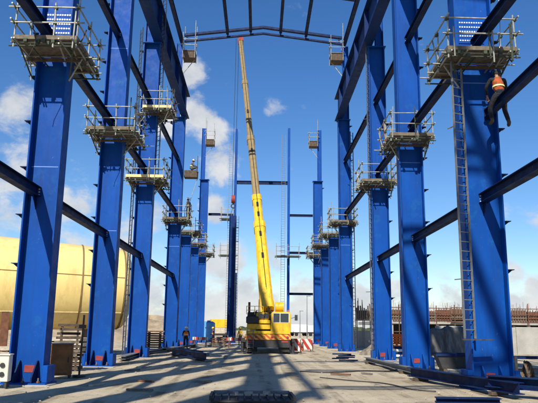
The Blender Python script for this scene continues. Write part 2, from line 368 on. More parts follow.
# the beam the climbing worker sits on
XW, ZW = 7.28, 8.55
o = thing('strut_beam', 'dark strut below the nearest right platform with a worker astride it', 'beam', (XW, 2.6, ZW))
MB().hbeam((0, 0, 0), (0, 16.35, 0), .22, .26, .016, .02).build('beam', 'blue_shaded', o)
MB().bb(-.1, .16, 16.352, 16.36+.02, -.2, .2).build('end_plate', 'blue_shaded', o)

# ------------------------------------------------------------------ crane girders and roof
for sx in (-1, 1):
    y0, y1 = -15.0, 50.35
    o = thing('crane_girder', f'deep dark blue crane girder running overhead along the {side[sx]} row', 'girder', (sx*6.50, y0, 19.08), 0, 'overhead crane girders')
    b = MB(); b.hbeam((0, 0, 1.0), (0, y1-y0, 1.0), .62, 2.0, .03, .04); b.build('girder', 'blue_shaded_mid', o)
    yy = 1.0; wm = MB().bb(-.255, .0, -.01, .01, .05, 1.95).mesh('web_stiffener', 'blue_shaded_mid')
    while yy < y1-y0:
        shared('web_stiffener', wm, o, (-.017, yy, 0)); shared('web_stiffener', wm, o, (.272, yy, 0))
        yy += 4.1
    MB().bb(-.04, .04, 0, y1-y0, 2.002, 2.14).build('crane_rail', 'rust', o)
    MB().bb(sx*.312, sx*.75, 0, y1-y0, 1.90, 1.94).build('walkway_plate', 'blue_shaded_mid', o)
    o = thing('eaves_beam', f'thin dark eaves beam high along the {side[sx]} row above the crane girder', 'beam', (sx*7.05, -15, 25.85), 0, 'eaves beams')
    MB().hbeam((0, 0, .17), (0, 65.1, .17), .30, .30, .016, .022).build('beam', 'blue_shaded', o)
def rafter(y, label, near=True):
    o = thing('roof_rafter', label, 'rafter', (0, y, 25.9), 0, 'roof rafters')
    for nm, dz, h, w in (('bottom_chord', .0, .14, .22), ('top_chord', .58, .2, .28)):
        b = MB(); c = V((0, 0, .98+dz))
        for s in (-1, 1):
            pts = [(-h/2), h/2]
            e = V((s*6.85, 0, .10+dz)); b.bar(e, c, w, h)
        b.build(nm, 'blue_shaded', o)
    for x in (-6.6, -3.1, -1.1, 1.5, 3.7, 6.6):
        z = .98-abs(x)/6.85*.88; MB().bb(x-.06, x+.06, -.07, .07, z+.075, z+.475).build('strut', 'blue_shaded', o)
for y, l in ((50, 'low pitched roof rafter over the far end of the crane girders, meeting at an apex'), (42.6, 'roof rafter just cut by the top edge of the photo'),
             (2.7, 'roof rafter above the photographer out of frame'), (-4.8, 'roof rafter behind the photographer out of frame'), (-12.3, 'rearmost roof rafter behind the photographer')):
    rafter(y, l)
for x, w in ((-3.1, 'left outer'), (-1.1, 'left inner'), (1.5, 'right inner'), (3.7, 'right outer')):
    z = 25.9+.98-abs(x)/6.85*.88+.30
    o = MB().hbeam((0, 0, 0), (0, 7.05, 0), .24, .32, .016, .022).build('purlin', 'blue_shaded'); o.location = (x, 42.78, z)
    tag(o, f'dark roof purlin, {w} of the four above the crane boom tip', 'purlin', 'roof purlins')

for x in (-1.1, .55):  # unseen bars added overhead to throw diagonal shadow bands on the right columns
    o = MB().hbeam((0, 0, 0), (0, 14.4, 0), .34, .32, .016, .022).build('purlin', 'blue_shaded'); o.location = (x, -12, 25.9+.98-abs(x)/6.85*.88+.30)
    tag(o, 'unseen roof purlin added out of frame to cast shadow bands on the right columns', 'purlin', 'roof purlins')
# ------------------------------------------------------------------ scaffold platforms
def platform(label, x, y, z, sx, xi=1.15, xo=.75, yf=1.4, yb=.9, boards=True, poles=True, under=.0, group='scaffold platforms', near=False):
    t = thing('scaffold_platform', label, 'platform', (x, y, z), 0, group)
    rj = random.Random(int(x*31+y*17+z*7)); xi += rj.uniform(-.08, .14); xo += rj.uniform(-.04, .14); yf += rj.uniform(-.12, .12); yb += rj.uniform(-.05, .2)
    tbm = 'plank_y' if (z > 14 or (sx < 0 and 35 < y < 40)) else rj.choice(('board', 'board', 'wood_d'))
    xa, xb = (-sx*xi, sx*xo); x0, x1 = min(xa, xb), max(xa, xb)
    rnd = random.Random(hash((round(x), round(y), round(z))) & 0xffff)
    # deck boards around the column
    b = MB(); hx, hy = .60, .33
    def planks_x(y0, y1, xs, xe):
        n = max(1, int(round((y1-y0)/.23))); w = (y1-y0)/n
        for k in range(n): b.bb(xs+rnd.uniform(-.06, .06), xe+rnd.uniform(-.06, .06), y0+k*w+.006, y0+(k+1)*w-.006, rnd.uniform(-.004, .004), .045+rnd.uniform(-.004, .004))
    def planks_y(xs, xe, y0, y1):
        n = max(1, int(round((xe-xs)/.23))); w = (xe-xs)/n
        for k in range(n): b.bb(xs+k*w+.006, xs+(k+1)*w-.006, y0, y1, .001, .044)
    planks_x(-yf, -hy-.02, x0, x1)
    planks_x(hy+.02, yb, x0, x1) if yb > hy+.1 else None
    if x0 < -hx-.05: planks_y(x0, -hx-.02, -hy-.01, hy+.01)
    if x1 > hx+.05: planks_y(hx+.02, x1, -hy-.01, hy+.01)
    b.build('deck', 'board', t)
    tb = MB(); tb.bb(x0-.02, x1+.02, -yf-.035, -yf-.005, .0, .0+rnd.uniform(.12, .17)); tb.build('toe_board', tbm, t)
    tb = MB(); sgn = -sx; xx = x0 if sx > 0 else x1; tb.bb(xx-.015, xx+.015, -yf, yb, .05, .16); tb.build('toe_board', 'board', t)
    r = .026
    for yy in (-yf+.12, -.36, .36, yb-.12):
        MB().tube((x0-rnd.uniform(.1, .35), yy, -.035), (x1+rnd.uniform(.1, .35), yy, -.035), r).build('bearer', 'tube', t)
    for xx in (x0+.05, -.66, .66, x1-.05):
        if x0 < xx < x1: MB().tube((xx, -yf-rnd.uniform(.1, .4), -.09), (xx, yb+rnd.uniform(.1, .35), -.09), r).build('bearer', 'tube', t)
    posts = [(x0, -yf), (x1, -yf), (x0, yb), (x1, yb), ((x0+x1)/2+.25, -yf), (x0, (yb-yf)/2), (x1, (yb-yf)/2)]
    for (a, c) in posts:
        top = 1.15+rnd.choice((0, .05, .12, .45)) if poles else 1.1
        lean = rnd.uniform(-.05, .05)
        MB().tube((a, c, -.25), (a+lean, c+rnd.uniform(-.04, .04), top), r).build('post', 'tube', t)
        for zz in (-.06, .55, 1.05): shared('coupler', CPM, t, (a, c, zz))
    for zz in (.55, 1.06):
        for p, q in (((x0-rj.uniform(.06, .26), -yf-.03), (x1+rj.uniform(.06, .24), -yf-.03)), ((x0-.03, -yf-.3), (x0-.03, yb+.25)), ((x1+.03, -yf-.25), (x1+.03, yb+.3)), ((x0-.15, yb+.03), (x1+.2, yb+.03))):
            MB().tube((*p, zz+rnd.uniform(-.03, .03)), (*q, zz+rnd.uniform(-.03, .03)), r).build('guard_rail', 'tube', t)
    for k in range(5):   # spare tubes and short ends left standing in the couplers
        a = rnd.uniform(x0, x1); c = rnd.choice((-yf-.05, yb+.05)); MB().tube((a, c, -rnd.uniform(.1, .45)), (a+rnd.uniform(-.05, .05), c, rnd.uniform(.3, 1.5)), .024).build('standard', rnd.choice(('tube', 'coupler')), t)
    for k in range(4):
        xx = rnd.choice((x0-.04, x1+.04)); a = rnd.uniform(-yf, yb-.5); MB().tube((xx, a, -.15), (xx, a+rnd.uniform(.3, 1.1), rnd.uniform(.4, 1.1)), .022).build('brace', rnd.choice(('tube', 'coupler', 'rust')), t)
    for k in range(8): shared('coupler', CPM, t, (rnd.uniform(x0, x1), rnd.choice((-yf-.06, yb+.05)), rnd.uniform(-.2, -.05)))
    a = rnd.uniform(x0+.1, x1-.5); b = MB(); b.box((a+.3, -yf*.75, .075), (rnd.uniform(.5, 1.2), .2, .045), Matrix.Rotation(rnd.uniform(-.3, .3), 3, 'Z')); b.build('loose_board', 'plank_y' if rnd.random() < .35 else 'board', t)
    p = V((rnd.uniform(x0, x1), -yf-.06, .6)); rb = MB(); q0 = p
    for k in range(7):
        q1 = p+V((.12*math.sin(k*.8), 0, -.22*(k+1))); rb.tube(q0, q1, .011, n=5, caps=False); q0 = q1
    if rnd.random() < .6: rb.build('rope', rj.choice(('tube', 'plank_y', 'dark')), t)
    # under structure: steel brackets clamped to the column
    for yy in (-.42, .42):
        MB().bar((-.95 if sx > 0 else -.8, yy, -.17), (.8 if sx > 0 else .95, yy, -.17), .08, .1).build('bracket', 'wood_d', t)
    for xx in (x0+.12, x1-.12):
        s = 1 if xx > 0 else -1
        MB().tube((xx, -.42, -.12), (s*.60, -.36, -.85), r).build('brace', 'tube', t)
        MB().tube((xx, -yf+.15, -.12), (s*.60, -.30, -.75), r).build('brace', 'coupler', t)
    for k in range(4):
        a = rnd.uniform(x0, x1); MB().tube((a, -yf+rnd.uniform(-.1, .3), -.13), (a+rnd.uniform(-.3, .3), yb-rnd.uniform(0, .3), -.13-rnd.uniform(.02, .18)), r).build('brace', 'coupler' if k % 2 else 'tube', t)
    for yy in (-yf+.02, yb-.02): MB().tube((x0-.14, yy, -.20), (x1+.12, yy, -.20), r).build('ledger', 'coupler', t)
    if under: MB().bb(x0+.08, x1-.08, -yf+.08, yb-.08, -under, -.13).build('stowage_box', 'wood_d', t)
    return t
for sx in (-1, 1):
    for i, y in enumerate(DEP):
        d = [.0, .05, .0, .0, .05, .0, .05][i]
        platform(f'timber scaffold platform clamped around the {ORD[i+1]} blue column of the {side[sx]} row', cx(sx, i), y, 10.15+d, sx,
                 xi=1.12 if i < 4 else 1.30, xo=.78, yf=1.4 if i < 2 else 1.2, yb=.9)
# small high platforms beside the eaves
for sx, y, z in ((-1, 50, 24.9), (1, 50, 24.9), (-1, 73.5, 24.3), (1, 73.5, 24.3)):
    t = thing('eaves_platform', f'small box platform with tall poles by the eaves of the {"fourth" if y < 55 else "farthest"} {side[sx]} column', 'platform', (sx*6.35, y, z), 0, 'small platforms at the eaves')
    MB().bb(-.55, .55, -.6, .6, 0, .05).build('deck', 'board', t); MB().bb(-.5, .5, -.55, .55, -.62, -.06).build('stowage_box', 'wood_d', t)
    for a in (-.52, .52):
        for c in (-.58, .58): MB().tube((a, c, -.65), (a, c, 1.2+random.choice((0, .5, .9, 1.6))), .026).build('post', 'tube', t)
    for zz in (.55, 1.05):
        for q in ((-.7, -.61, .7, -.61), (-.55, -.75, -.55, .75), (.55, -.75, .55, .75)): MB().tube((q[0], q[1], zz), (q[2], q[3], zz), .026).build('guard_rail', 'tube', t)
    MB().tube((-sx*.45, 0, -.6), (sx*.6, 0, -2.0), .035).build('brace', 'tube', t)
# second platform higher on the third left column, pale deck
platform('upper scaffold platform with a pale deck edge, high on the third left column', -XC, DEP[2], 14.45, -1, xi=1.45, xo=.2, yf=1.2, yb=.7)
# cradle box on inner side of fourth left column
t = thing('access_cradle', 'dark box cradle hung on the inner side of the fourth left column above its platform', 'cradle', (-5.80, 49.9, 13.8))
for a in (-1, 1): MB().bb(-.52, .52, a*.36-.02, a*.36+.02, .05, .58).build('side_panel', 'wood_d', t)
MB().bb(-.54, .54, -.38, .38, 0, .045).build('floor_panel', 'wood_d', t)
for a in (-1, 1): MB().bb(a*.53-.015, a*.53+.015, -.335, .335, .05, .58).build('end_panel', 'wood_d', t)
MB().tube((.5, 0, .6), (.5, 0, 1.9), .026).build('post', 'tube', t)
MB().tube((.55, 0, 0), (-.0, -.5, -2.2), .025).build('brace', 'tube', t)

# ------------------------------------------------------------------ ladders
def ladder(label, x, y, z0, z1, rz, w=.40, cage=False, m='steel'):
    t = thing('access_ladder', label, 'ladder', (x, y, z0), rz, 'access ladders')
    for s in (-1, 1): MB().bar((s*w/2, 0, 0), (s*w/2, 0, z1-z0), .03, .065, up=V((0, 1, 0))).build('rail', m, t)
    rm = MB().tube((-w/2, 0, 0), (w/2, 0, 0), .016, n=5).mesh('rung', m); z = .25
    while z < z1-z0-.1: shared('rung', rm, t, (0, 0, z)); z += .29
    if cage:
        b = MB(); pts = [V((math.cos(a)*.34, -.05-math.sin(a)*.55, 0)) for a in [math.pi*k/6 for k in range(7)]]
        for p, q in zip(pts[:-1], pts[1:]): b.bar(p, q, .015, .07)
        hm = b.mesh('hoop', 'tube'); z = 2.2
        while z < z1-z0: shared('hoop', hm, t, (0, 0, z)); z += .6
    for z in (z1-z0)*.2, (z1-z0)*.75:
        MB().bar((-w/2, .04, z), (-w/2, .3, z), .03, .03).build('bracket', m, t)
    return t
ladder('long grey ladder up the inner edge of the nearest right column', 6.19, 18.50, 1.45, 10.1, R(25))
ladder('thin ladder on the inner edge of the third right column', 6.50, 36.0, .02, 19.0, R(60), m='dark_steel')
ladder('thin ladder on the outer edge of the fourth right column', 7.55, 49.9, .02, 18.0, R(50), m='dark_steel')
ladder('thin ladder on the outer edge of the third left column', -7.60, 36.0, .02, 20.0, R(-60), m='dark_steel')
ladder('ladder up the inner upper part of the third left column', -6.25, 36.0, 10.4, 22.4, R(-50), m='dark_steel')

# ------------------------------------------------------------------ far gable frame
YG = 74.6
for x, l, base, top in ((3.42, 'slender blue gable post right of the crane boom', 0, 26.4), (-3.15, 'slender blue gable post with a thick foot left of the boom', 8.2, 26.2)):
    t = thing('gable_post', l, 'post', (x, YG, 0), 0, 'gable posts')
    MB().hbeam((0, 0, base), (0, 0, top), .30, .5, .02, .03, up=V((0, 1, 0))).build('upper_shaft', 'blue', t)
    if base: MB().bb(-.45, .42, -.3, .3, 0, base-.002).build('lower_shaft', 'blue_shaded', t, bevel=.01)
    MB().bb(-.5, .5, -.5, .5, 0, .05).build('base_plate', 'blue', t)
for x0, x1, z, l in ((-3.0, 3.27, 19.35, 'high dark blue gable beam crossing behind the boom'), (3.57, 6.39, 15.3, 'upper gable rail right of the slender post'),
                     (3.57, 6.39, 10.7, 'middle gable rail right of the slender post at platform height'), (3.57, 6.39, 5.8, 'lowest gable rail right of the slender post'), (-6.39, -3.3, 15.3, 'gable rail between farthest left column and gable post')):
    o = MB().hbeam((0, 0, 0), (x1-x0, 0, 0), .25, .28 if z < 19 else .42, .016, .022).build('gable_rail', 'blue_shaded'); o.location = (x0, YG, z)
    tag(o, l, 'beam', 'gable rails')
ladder('tall pale ladder beside the right gable post', 2.75, YG-.2, .02, 25.5, R(5), w=.45)
ladder('tall pale ladder beside the left gable post', -3.75, YG-.2, .02, 25.0, R(-5), w=.45)
def small_platform(label, x, y, z, w=2.4, d=1.2):
    t = thing('scaffold_platform', label, 'platform', (x, y, z), 0, 'scaffold platforms')
    MB().bb(-w/2, w/2, -d/2, d/2, 0, .05).build('deck', 'board', t)
    for a in (-w/2, 0, w/2):
        for c in (-d/2, d/2): MB().tube((a, c, -.35), (a, c, 1.2+random.random()*.5), .026).build('post', 'tube', t)
    for zz in (.55, 1.1): MB().tube((-w/2-.1, -d/2, zz), (w/2+.1, -d/2, zz), .026).build('guard_rail', 'tube', t)
    for c in (-d/2, d/2): MB().tube((-w/2-.2, c, -.06), (w/2+.2, c, -.06), .05).build('bearer', 'coupler', t)
small_platform('platform around the right gable post at mid height', 3.3, YG-.75, 10.2, 2.7)
small_platform('lower platform beside the left gable post', -3.9, YG-.75, 10.2, 1.7)
small_platform('upper platform beside the left gable post', -4.0, YG-.75, 14.6, 1.5)

rp = MB(); a = P(499.5, 48, 17.2); top = V((a.x+.25, a.y, 15.5)); pts = [a.lerp(top, k/8)+V((.03*math.sin(k*1.3), 0, 0)) for k in range(9)]
for p, q in zip(pts[:-1], pts[1:]): rp.tube(p, q, .012, n=5, caps=False)
rp.tube(top, V((XC+.3, 18.72, 15.5)), .012, n=5)
tag(rp.build('hanging_rope', 'tube'), 'thin pale rope hanging at the outer end of the nearest right platform', 'rope')
# ------------------------------------------------------------------ mobile crane
CX, CY = .62, 43.2
t = crane = thing('mobile_crane', 'yellow telescopic mobile crane standing in the middle of the aisle', 'crane', (CX, CY, 0))
MB().bb(-.55, .55, .15, 11.8, .72, 1.1).build('chassis', 'dark', t, bevel=.02)
MB().bb(-1.32, 1.32, .1, 8.6, 1.12, 1.38).build('carrier_deck', 'yellow', t, bevel=.03)
MB().bb(-1.34, 1.34, -.06, .095, .98, 1.36).build('rear_panel', 'chevron', t, bevel=.015)
MB().bb(-1.3, 1.3, -.02, .095, .42, .975).build('bumper', 'dark', t, bevel=.02)
for q in (-1, 1): MB().bb(q*.62, q*1.28, .16, .19, .12, .72).build('mud_flap', 'rubber', t)
for k in range(6): MB().tube((-1.15+k*.46, -.07, 1.17), (-1.15+k*.46, -.10, 1.17), .075, n=12).build('tail_lamp', 'red' if k % 2 else 'orange', t)
MB().bb(-1.25, 1.25, .2, 11.5, 2.0-.62, 1.46).build('deck_plate', 'dark', t)
for s in (-1, 1):
    for yy in (1.0, 2.5, 6.3, 7.8, 10.4):
        w = MB(); w.rings([(s*.95, yy, .56), (s*.98, yy, .56), (s*1.27, yy, .56), (s*1.3, yy, .56)], [.47, .55, .55, .47], 20)
        wo = w.build('wheel', 'rubber', t, smooth=True)
        MB().rings([(s*1.302, yy, .56), (s*1.32, yy, .56)], [.27, .24], 14).build('rim', 'yellow', wo)
    # tail lamps, mudguards
    MB().bb(s*.80, s*1.18, -.045, -.0225, .80, .92).build('tail_lamp', 'red', t)
    MB().bb(s*.95, s*1.3, .1, 3.3, 1.16-.05, 1.118).build('mudguard', 'dark', t)
    for yy in (.55, 8.9):
        MB().bb(s*.9, s*1.55, yy-.14, yy+.14, .80, 1.05).build('outrigger_beam', 'dark', t, bevel=.01)
        MB().tube((s*1.5, yy, .08), (s*1.5, yy, .85), .09, n=12).build('outrigger_jack', 'dark', t, smooth=True)
        MB().rings([(s*1.5, yy, .01), (s*1.5, yy, .08)], [.3, .26], 14).build('outrigger_foot', 'dark', t)
c = MB().bb(-1.2, 1.2, 9.0, 11.9, 1.2, 2.6).build('driver_cab', 'yellow', t, bevel=.06)
MB().bb(-1.05, 1.05, 8.975, 8.998, 1.9, 2.45).build('window', 'glass', c)
# superstructure
MB().rings([(0, 2.6, 1.465), (0, 2.6, 1.70)], [.75, .75], 24).build('slew_ring', 'dark', t, smooth=True)
MB().bb(-1.25, .14, .1, 4.6, 1.705, 2.1).build('turntable', 'yellow', t, bevel=.03)
cw = MB().bb(-1.3, -.55, -.05, 1.2, 2.105, 2.62).build('counterweight', 'dark', t, bevel=.06)
MB().bb(-.54, .12, -.02, 1.1, 2.105, 2.38).build('counterweight', 'yellow', t, bevel=.04)
MB().bb(-.70, .10, .4, 1.4, 2.40, 2.92).build('machine_hood', 'yellow', t, bevel=.08); MB().bb(-.60, .02, .375, .398, 2.5, 2.84).build('hood_glass', 'glass', t)
for a in (-1.28, -.8, -.3): MB().tube((a, .0, 2.75), (a, .0, 3.35), .02).build('handrail_post', 'yellow', t)
for z in (3.05, 3.33): MB().tube((-1.28, .0, z), (-.3, .0, z), .02).build('handrail', 'yellow', t)
MB().tube((-1.15, 1.9, 2.9), (-1.15, 1.9, 3.7), .07, n=10).build('exhaust_pipe', 'rust', t)
MB().bar((-1.2, -.1, .35), (-1.2, -.1, 1.7), .03, .04).build('rear_ladder_rail', 'steel', t); MB().bar((-.85, -.1, .35), (-.85, -.1, 1.7), .03, .04).build('rear_ladder_rail', 'steel', t)
for k in range(5): MB().bar((-1.2, -.1, .45+k*.28), (-.85, -.1, .45+k*.28), .03, .03).build('rear_ladder_rung', 'steel', t)
MB().bb(-1.28, 1.3, -.085, -.061, 1.40, 1.60).build('warning_board', 'yellow', t)
cb = MB(); pr = [(.16, 0), (1.36, 0), (1.36, 1.30), (1.25, 1.46), (.26, 1.46), (.16, 1.30)]
cb.v = [V((a, .05, 1.50+b)) for a, b in pr]+[V((a, 2.0, 1.50+b)) for a, b in pr]; cb.f = [tuple(range(6)), tuple(range(11, 5, -1))]+[(k, (k+1)%6, 6+(k+1)%6, 6+k) for k in range(6)]
cabo = cb.build('operator_cab', 'yellow', t, bevel=.03)
MB().bb(.27, 1.25, .032, .0495, 2.18, 2.88).build('window_frame', 'cream', cabo)
for a, c in ((.31, .68), (.72, 1.21)): MB().bb(a, c, .018, .0315, 2.22, 2.84).build('window', 'glass', cabo)
MB().tube((.5, .01, 2.25), (.62, .01, 2.6), .012).build('wiper', 'dark', cabo)
MB().tube((1.2, .3, 2.965), (1.2, .3, 3.1), .06, n=12).build('beacon', 'orange', cabo)
MB().bar((1.37, .1, 2.5), (1.62, .0, 2.6), .03, .03).build('mirror_arm', 'dark', cabo); MB().bb(1.57, 1.74, -.03, .0, 2.35, 2.75).build('mirror', 'dark', cabo)
for s, xx in ((0, .158), (1, 1.362)):
    MB().bb(xx-.004, xx+.004, .3, 1.7, 2.15, 2.75).build('window', 'glass', cabo)
MB().bb(1.05, 1.38, .6, .9, 2.0, 2.02).build('step', 'dark', cabo)
# winch gear
MB().tube((-.9, 1.6, 2.65), (.3, 1.6, 2.65), .34, n=18).build('winch_drum', 'dark', t, smooth=True)
MB().tube((.45, 1.5, 3.35), (.95, 1.5, 3.35), .36, n=18).build('fuel_tank', 'yellow', t, smooth=True)
for s in (-1, 1):
    b = MB(); xx = s*.45-.1
    prof = [(1.0, 2.1), (3.6, 2.1), (2.2, 3.9), (1.4, 3.9)]
    b.v = [V((xx-.03, a, z)) for a, z in prof]+[V((xx+.03, a, z)) for a, z in prof]; b.f = [(0,1,2,3), (7,6,5,4)]+[(k, (k+1)%4, 4+(k+1)%4, 4+k) for k in range(4)]
    b.build('boom_bracket', 'yellow', t)
MB().bb(-1.25, -.6, 1.3, 3.6, 2.105, 2.95).build('engine_cover', 'dark', t, bevel=.05)
for k in range(14):
    x = random.uniform(-1.25, .4); y = random.uniform(-.05, 1.2); z = random.uniform(2.45, 3.0)
    MB().tube((x, y, z-.3), (x+random.uniform(-.2, .2), y+random.uniform(-.2, .2), z+.25), .035).build('hose', 'dark', t)
for ch in crane.children:
    k = ch.name.split('.')[0]
    if k in ('hose',): continue
    ch.scale.x = 1.16 if k not in ('wheel',) else 1.12
    if k not in ('wheel', 'outrigger_foot', 'outrigger_jack', 'mud_flap', 'bumper'): ch.scale.z = .955
# boom
piv = V((-.05, 1.6, 3.55)); 
tipw = P(240.3, 38.5, 66.0); tip = tipw-V((CX, CY, 0))
bd = (tip-piv); BL = bd.length; bdir = bd.normalized()
def bpt(tt): return piv+bd*tt
def boxprof(w, h):
    a, b, c = w/2, h/2, min(w, h)*.16
    return [(-a+c,-b),(a-c,-b),(a,-b+c),(a,b-c),(a-c,b),(-a+c,b),(-a,b-c),(-a,-b+c)]
secs = [(-.02, .20, .84, .98, 'yellow'), (.19, .285, .70, .82, 'yellow'), (.28, .50, .62, .74, 'greym'), (.495, .75, .54, .66, 'greym'), (.745, .985, .46, .56, 'greym')]
for a, b_, w, h, m in secs:
    so = MB().extr(boxprof(w, h), bpt(a), bpt(b_), up=V((0, -1, 0))).build('boom_section', m, t)
    MB().extr(boxprof(w+.09, h+.09), bpt(b_-.012), bpt(b_+.004), up=V((0, -1, 0))).build('collar', m, so)
x, y, z = MB().frame(piv, tip, V((0, -1, 0)))
for tt in (.10, .16, .22, .25, .44, .60):
    p = bpt(tt)+y*(.50 if tt < .2 else .42 if tt < .29 else .36); MB().bar(p, p+bdir*.5, .17, .10).build('boom_fitting', 'dark', t)
hd = MB(); hd.bar(bpt(.975), bpt(1.0), .55, .7); hd.build('boom_head', 'red', t)
MB().rings([bpt(1.0)+V((-.25, 0, 0)), bpt(1.0)+V((.1, 0, 0))], [.33, .33], 16).build('sheave', 'dark', t)
for s in (-1, 1): MB().tube(V((s*.3-.05, 3.9, 2.2)), bpt(.20)+V((s*.3, 0, 0)), .15, .11, n=12).build('lift_cylinder', 'yellow' if s < 0 else 'dark', t, smooth=True)
rope0 = bpt(1.0)+V((-.3, -.1, -.1)); hookz = 15.4; 
hookp = V((rope0.x-.05, rope0.y, hookz))
for s in (-.16, .16): MB().tube(rope0+V((s, 0, 0)), hookp+V((s*.8, 0, .45)), .022, n=4).build('hoist_rope', 'dark', t)
hk = MB().rings([hookp+V((-.2, 0, 0)), hookp+V((.2, 0, 0))], [.45, .45], 16).build('hook_block', 'red', t, smooth=True)
h2 = MB(); pts = [hookp+V((math.sin(a)*.22, 0, -.75-math.cos(a)*.22)) for a in [math.pi*(-.9+k*.2) for k in range(9)]]
for p, q in zip(pts[:-1], pts[1:]): h2.tube(p, q, .06)
h2.tube(hookp+V((0, 0, -.4)), hookp+V((0, 0, -.6)), .08); h2.build('hook', 'dark', hk)
MB().tube(bpt(.02)+y*.75, bpt(.97)+y*.42, .015, n=4).build('boom_rope', 'dark', t)
# load
lp = V((CX, CY, 0))+hookp
t = thing('lifted_column', 'dark column section hanging from the crane hook near the far gable', 'column', (lp.x, lp.y, 1.0))
MB().hbeam((0, 0, 0), (0, 0, 12.6), .5, .72, .02, .03, up=V((1, 0, 0))).build('shaft', 'blue_shaded_mid', t)
for k in range(8): MB().bb(.38, .62, -.15, .15, .8+k*1.5, .84+k*1.5).build('cleat', 'blue_shaded', t)
for s in (-1, 1): MB().tube((s*.3, 0, 12.6), (0, 0, 13.55), .02, n=4).build('sling', 'dark', t)
b = MB(); zz = .4
while zz < 12.4: b.tube((.40, -.28, zz), (.66, -.28, zz), .018, n=4); zz += .3
b.tube((.40, -.28, .2), (.40, -.28, 12.5), .02, n=4); b.tube((.66, -.28, .2), (.66, -.28, 12.5), .02, n=4); b.build('ladder', 'steel', t)

# ------------------------------------------------------------------ yellow tank
e1 = V((-8.75, 39.2, 0)); ax = V((-.93, -.36, 0)).normalized(); LT = 15.0
t = thing('storage_tank', 'huge yellow cylindrical steel tank lying behind the left columns', 'tank', e1)
zc, r1, r0 = 4.0, 2.45, 3.0
def tp(s): return V((0, 0, zc+s*.016))+ax*s
def tr(s): return r1+(r0-r1)*s/LT
def px_of(p):
    d = p-V((0, 0, CAMH)); return 269+FPX*d.dot(Rt)/d.dot(Fw)
TS = [k*.05 for k in range(300)]
TS1 = min(TS, key=lambda q: abs(px_of(e1+tp(q)+V((0, -tr(q)*.8, tr(q)*.6)))-70)); TS2 = min(TS, key=lambda q: abs(px_of(e1+tp(q)+V((0, -tr(q)*.8, tr(q)*.6)))-13))
sh = MB(); ss = [0]+[k*.5 for k in range(1, 30)]+[LT]
sh.rings([tp(s) for s in ss], [tr(s) for s in ss], 72, cap=False); sh.build('shell', 'tank', t, smooth=True)
hd = MB(); prs = [tp(-.001)+(-ax)*(.75*math.sin(a)) for a in [math.pi/2*k/8 for k in range(9)]]; hd.rings(prs, [max(.02, tr(0)*math.cos(math.pi/2*k/8)) for k in range(9)], 72, cap=True); hd.build('end_head', 'tank', t, smooth=True)
hd = MB(); prs = [tp(LT+.001)+ax*(.75*math.sin(a)) for a in [math.pi/2*k/8 for k in range(9)]]; hd.rings(prs, [max(.02, r0*math.cos(math.pi/2*k/8)) for k in range(9)], 72, cap=True); hd.build('end_head', 'tank', t, smooth=True)
for s in (.05, TS1, TS2, 12.9):
    MB().rings([tp(s-.04), tp(s-.04), tp(s+.04), tp(s+.04)], [tr(s), tr(s)+.035, tr(s)+.035, tr(s)], 72, cap=False).build('seam_ring', 'tankring', t, smooth=True)
nrm = V((ax.y, -ax.x, 0));  nrm = nrm if nrm.y < 0 else -nrm
for ang in (R(12), R(-38)):
    b = MB()
    for s in range(0, 15): 
        o_ = lambda q: tp(q)+(nrm*math.cos(ang)+V((0, 0, 1))*math.sin(ang))*(tr(q)+.008)
        b.bar(o_(s), o_(s+1), .03, .04)
    b.build('weld_line', 'tankring' if ang > 0 else 'plank_y', t)
for s in (1.6, 6.4, 11.2):
    b = MB(); c0 = tp(s); 
    pr = [(-2.1, -c0.z), (2.1, -c0.z), (2.1, -1.7)]+[(math.sin(a)*(tr(s)+.01), -math.cos(a)*(tr(s)+.01)) for a in [R(50-k*10) for k in range(11)]]+[(-2.1, -1.7)]
    i = 0; n_ = len(pr); b.v = [c0+ax*d+nrm*a+V((0, 0, z)) for d in (-.2, .2) for a, z in pr]
    b.f = [tuple(range(n_)), tuple(range(2*n_-1, n_-1, -1))]+[(k, (k+1)%n_, n_+(k+1)%n_, n_+k) for k in range(n_)]
    b.build('saddle', 'rust', t)

